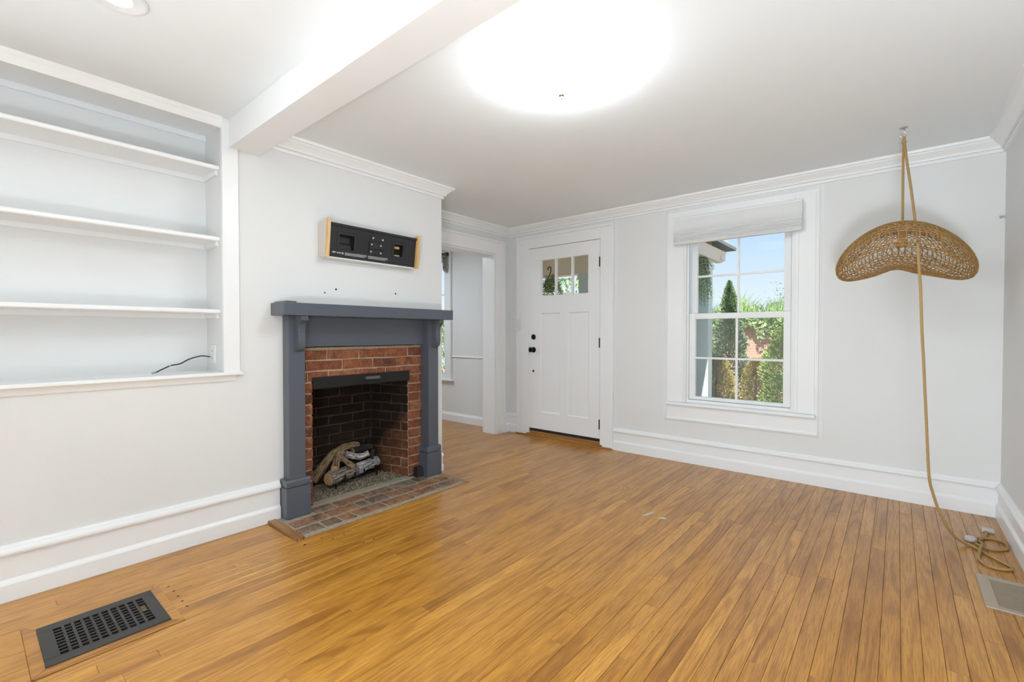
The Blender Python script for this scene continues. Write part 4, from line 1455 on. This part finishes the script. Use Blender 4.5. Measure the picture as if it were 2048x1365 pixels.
# ------------------------------------------------------------------ outside: porch, garden
GZ = -0.25
GROUND = paint('ground_mulch', (0.40, 0.33, 0.23), 0.95, 0.5, 30, 0.4)
COLP = paint('column_paint', (0.66, 0.76, 0.71), 0.5)
PORCHC = paint('porch_board', (0.66, 0.57, 0.46), 0.6)
BEAMP = paint('porch_beam_paint', (0.78, 0.66, 0.48), 0.6)
EAVEP = paint('eave_paint', (0.76, 0.72, 0.66), 0.6)
SHING = paint('shingle', (0.33, 0.36, 0.36), 0.9, 0.6, 60, 0.3)
box('ground', (-16, 10, YB + T, 30, GZ - 0.2, GZ), GROUND, kind=ST)

po = root('front_porch', (-2.82, 5.3, GZ), 'front porch with pale green columns outside the door', 'porch')
box('porch_floor', (-4.2, -1.75, YB + T, 6.35, GZ, -0.02), PORCHC, po)
for xc in (-1.935, -3.690):
    c_ = MB().box(xc - 0.085, xc + 0.085, 6.115, 6.285, -0.02, 2.10).build('column', COLP, po, bevel=0.006)
    MB().box(xc - 0.11, xc + 0.11, 6.09, 6.31, -0.02, 0.10).build('column_base', COLP, c_, bevel=0.006)
    MB().box(xc - 0.10, xc + 0.10, 6.10, 6.30, 2.00, 2.07).build('column_capital', COLP, c_, bevel=0.006)
MB().box(-4.9, -1.86, 6.11, 6.29, 2.09, 2.36).build('front_beam', BEAMP, po, bevel=0.004)
MB().box(-2.02, -1.86, YB + T, 6.11, 2.09, 2.36).build('side_beam', EAVEP, po, bevel=0.004)
MB().box(-4.9, -1.95, YB + T, 6.2, 2.36, 2.40).build('porch_ceiling', PORCHC, po)
MB().prism([(-1.86, 2.10), (-1.78, 2.10), (-1.76, 2.14), (-1.745, 2.20), (-1.72, 2.225), (-1.86, 2.25)], 1, YB + T, 6.45).build('side_cornice', EAVEP, po, bevel=0.003)
MB().box(-4.9, -1.74, 6.29, 6.45, 2.12, 2.24).build('front_cornice', EAVEP, po, bevel=0.004)
rf = MB()
rf.add([(-4.9, YB + T, 2.95), (-2.2, YB + T, 2.95), (-1.64, YB + T, 2.30), (-1.64, 6.58, 2.30), (-2.2, 5.6, 2.95), (-4.9, 5.6, 2.95), (-4.9, 6.58, 2.30),
        (-4.9, YB + T, 2.91), (-2.2, YB + T, 2.91), (-1.64, YB + T, 2.26), (-1.64, 6.58, 2.26), (-2.2, 5.6, 2.91), (-4.9, 5.6, 2.91), (-4.9, 6.58, 2.26)],
       [(1, 2, 3, 4), (5, 4, 3, 6), (0, 1, 4, 5), (8, 11, 10, 9), (12, 13, 10, 11), (7, 12, 11, 8), (2, 9, 10, 3), (3, 10, 13, 6), (0, 7, 8, 1), (1, 8, 9, 2), (5, 6, 13, 12), (0, 5, 12, 7)])
rf.build('porch_roof', SHING, po)


def leafmat(name, a, b, c):
    m = mat(name, a, 0.6)
    g = NG(m)
    v = g.pos()
    g.color(g.ramp(g.noise(v, 9, 4, 0.7), [(0.3, a), (0.5, b), (0.72, c)]))
    g.b.inputs['Subsurface Weight'].default_value = 0.0
    return m


CONIF = leafmat('conifer_green', (0.15, 0.22, 0.065), (0.30, 0.40, 0.12), (0.52, 0.60, 0.24))
CONIFR = leafmat('conifer_russet', (0.26, 0.22, 0.07), (0.44, 0.37, 0.13), (0.60, 0.55, 0.24))
DCONIF = leafmat('conifer_dark', (0.11, 0.17, 0.09), (0.22, 0.31, 0.17), (0.38, 0.47, 0.28))
IVY = leafmat('ivy_green', (0.16, 0.28, 0.09), (0.34, 0.50, 0.20), (0.60, 0.72, 0.45))
GRASS = leafmat('grass_green', (0.20, 0.34, 0.12), (0.36, 0.50, 0.22), (0.60, 0.70, 0.40))
FERN = leafmat('fern_green', (0.16, 0.22, 0.10), (0.28, 0.36, 0.17), (0.45, 0.52, 0.28))
TWIG = mat('twig_brown', (0.10, 0.06, 0.035), 0.9)


def leaf_quad(mb, p, d, s, rr):
    d = Vector(d).normalized()
    q = d.cross(Vector((rr.uniform(-1, 1), rr.uniform(-1, 1), rr.uniform(-1, 1)))).normalized()
    p = Vector(p)
    mb.add([p - d * s, p + q * s * 0.45, p + d * s, p - q * s * 0.45], [(0, 1, 2, 3)])


def shrub(name, label, cx, cy, h, r, m, n, size, seed, shape='cone', cat='shrub', stem=True):
    rr = random.Random(seed)
    t_ = root(name, (cx, cy, GZ), label, cat)
    mb = MB()
    for i in range(n):
        u = rr.random()
        z = u ** 0.8 * h
        if shape == 'cone':
            prof = (1 - z / h) ** 0.75 * (0.55 + 0.45 * min(1, z / h * 6))
        else:
            prof = sqrt(max(0.02, 1 - (2 * z / h - 0.9) ** 2 / 1.25))
        a = rr.uniform(0, 2 * pi)
        lump = 1 + 0.42 * mnoise.noise(Vector((cos(a) * 2.2 + seed, sin(a) * 2.2, z * 5.0)))
        rad = r * prof * lump * sqrt(rr.uniform(0.35, 1.0))
        p = (cx + rad * cos(a), cy + rad * sin(a), GZ + z)
        leaf_quad(mb, p, (cos(a), sin(a), rr.uniform(0.2, 1.4)), size * rr.uniform(0.6, 1.4), rr)
    mb.build('foliage', m, t_, kind='stuff')
    if stem:
        MB().tube([(cx, cy, GZ), (cx + 0.01, cy, GZ + h * 0.85)], [0.035, 0.008], 7).build('stem', TWIG, t_)
    return t_


shrub('conifer', 'tall pointed green conifer outside the window', -2.12, 8.1, 2.28, 0.46, DCONIF, 13000, 0.026, 21)
shrub('conifer', 'broad olive conifer low in the left window panes', -1.98, 6.90, 1.10, 0.30, CONIFR, 13000, 0.016, 22, 'round')
shrub('conifer', 'narrow russet conifer low behind the centre muntin', -1.56, 7.32, 1.06, 0.19, CONIFR, 9000, 0.016, 25, 'round')
shrub('conifer', 'rounded grey-green conifer at the right window panes', -1.10, 6.72, 1.50, 0.28, CONIF, 12000, 0.018, 23, 'round')
shrub('boxwood', 'small bright bush between the two right-hand conifers', -1.36, 7.75, 0.85, 0.19, IVY, 2500, 0.024, 24, 'round')
shrub('garden_tree', 'loose light green tree beyond the porch', -7.9, 12.2, 3.1, 1.7, GRASS, 2600, 0.06, 31, 'round', 'tree')
shrub('garden_tree', 'green tree outside the side room window', -11.2, 10.5, 2.2, 1.3, GRASS, 5000, 0.06, 32, 'round', 'tree')

GW = mat('garden_brick', (0.5, 0.3, 0.2), 0.9)
g_ = NG(GW)
br = g_.n('ShaderNodeTexBrick')
br.inputs['Scale'].default_value = 4.0
br.inputs['Color1'].default_value = (0.55, 0.33, 0.23, 1)
br.inputs['Color2'].default_value = (0.46, 0.27, 0.20, 1)
br.inputs['Mortar'].default_value = (0.60, 0.50, 0.42, 1)
mp = g_.pos((1, 1, 1))
mpx = g_.n('ShaderNodeMapping')
mpx.inputs['Rotation'].default_value = (radians(-90), 0, 0)
g_.l(mp, mpx.inputs['Vector'])
g_.l(mpx.outputs[0], br.inputs['Vector'])
g_.color(br.outputs['Color'])
gw = root('garden_wall', (-2.5, 11, GZ), 'sunlit brick garden wall overgrown with ivy', 'wall')
MB().box(-9, 3, 11.0, 11.25, GZ, 1.40).build('brickwork', GW, gw)
iv = MB()
ri = random.Random(41)
for i in range(7000):
    x = ri.uniform(-5.5, 0.5)
    hang = 0.60 * (0.5 + 0.7 * mnoise.noise(Vector((x * 3.1, 3.1, 0)))) + 0.14 + ri.uniform(-0.05, 0.05)
    z = 1.60 - hang * ri.random() ** 1.3
    leaf_quad(iv, (x, 10.93 - ri.uniform(0, 0.16), z), (ri.uniform(-1, 1), -0.4, ri.uniform(-1, 0.6)), ri.uniform(0.03, 0.06), ri)
tag(iv.build('ivy', IVY), 'green ivy spilling over the top of the garden wall', 'ivy', kind='stuff')
gr = MB()
for i in range(1500):
    x = ri.uniform(-4.5, 0.3)
    y = ri.uniform(11.05, 11.5)
    hgt = ri.uniform(0.30, 0.85) * (0.7 + 0.5 * mnoise.noise(Vector((x * 2, 1, 5))))
    lean = ri.uniform(-0.35, 0.35)
    w_ = 0.009
    p0, p1, p2 = Vector((x, y, 1.41)), Vector((x + lean * hgt * 0.5, y - 0.05, 1.40 + hgt * 0.7)), Vector((x + lean * hgt * 1.6, y - 0.12, 1.40 + hgt))
    gr.add([p0 - Vector((w_, 0, 0)), p0 + Vector((w_, 0, 0)), p1 + Vector((w_, 0, 0)), p1 - Vector((w_, 0, 0)), p2], [(0, 1, 2, 3), (3, 2, 4)])
tag(gr.build('ornamental_grass', GRASS), 'arching ornamental grass growing above the garden wall', 'grass', kind='stuff')
gr = MB()
for i in range(26):
    x = -2.3 + 1.75 * ri.random()
    z = 1.1
    pts_ = [(x + 0.05 * k + ri.uniform(-0.03, 0.03), 12.0, (GZ if k == 0 else 1.25) + 0.16 * k + 0.08 * ri.random()) for k in range(6)]
    gr.tube(pts_, 0.006, 4)
    for k in range(34):
        leaf_quad(gr, (x + ri.uniform(-0.1, 0.35), 12.0, ri.uniform(1.6, 2.35)), (1, 0, ri.uniform(-0.3, 0.3)), ri.uniform(0.012, 0.03), ri)
tag(gr.build('sparse_branches', DCONIF), 'thin sparse twigs against the sky behind the garden wall', 'branches', kind='stuff')


def hanging_fern(x, y, zt, zb, r, label, seed, hook_top):
    rr = random.Random(seed)
    t_ = root('hanging_fern', (x, y, zb), label, 'hanging plant')
    mb = MB()
    for k in range(60):
        a = rr.uniform(0, 2 * pi)
        L_ = r * rr.uniform(0.6, 1.15)
        up = rr.uniform(0.05, 0.22)
        pts_ = []
        for i in range(12):
            s = i / 11
            pts_.append(Vector((x + cos(a) * L_ * s, y + sin(a) * L_ * s, zt - 0.18 + up * sin(min(1.0, s * 1.4) * pi) - (zt - zb - 0.16) * s ** 2.2 * rr.uniform(0.75, 1.0))))
        for i in range(1, 12):
            d = (pts_[i] - pts_[i - 1])
            sd = d.cross(Vector((0, 0, 1))).normalized() if d.cross(Vector((0, 0, 1))).length > 1e-5 else Vector((1, 0, 0))
            wd = 0.030 * (1 - (i / 12) ** 2)
            for sg in (-1, 1):
                for h_ in (0, 0.5):
                    p = pts_[i - 1] + d * h_
                    mb.add([p, p + sd * sg * wd + d * 0.4, p + d * 0.35], [(0, 1, 2)])
    mb.build('fronds', FERN, t_, kind='stuff')
    MB().lathe([(0.05, 0), (0.08, 0.07), (0.083, 0.08)], (x, y, zt - 0.25), 16).build('pot', mat('fern_pot', (0.20, 0.17, 0.12), 0.8), t_)
    hw = MB()
    for k in range(3):
        a = k * 2.1 + 0.4
        hw.tube([(x + 0.12 * cos(a), y + 0.12 * sin(a), zt - 0.18), (x, y, zt + 0.02)], 0.004, 5)
    hw.tube(smooth_path([(x, y, zt + 0.02), (x + 0.02, y, zt + 0.06), (x + 0.01, y, hook_top - 0.005), (x - 0.03, y, hook_top - 0.02), (x - 0.03, y, hook_top - 0.05)], 4), 0.008, 6)
    hw.build('hanger', TWIG, t_)
    return t_


hanging_fern(-3.965, 5.62, 2.03, 1.62, 0.30, 'hanging fern with a curved hook behind the door panes', 51, 2.16)
hanging_fern(-1.845, 5.82, 2.16, 1.50, 0.17, 'hanging fern at the left edge of the window beside the porch column', 52, 2.10)
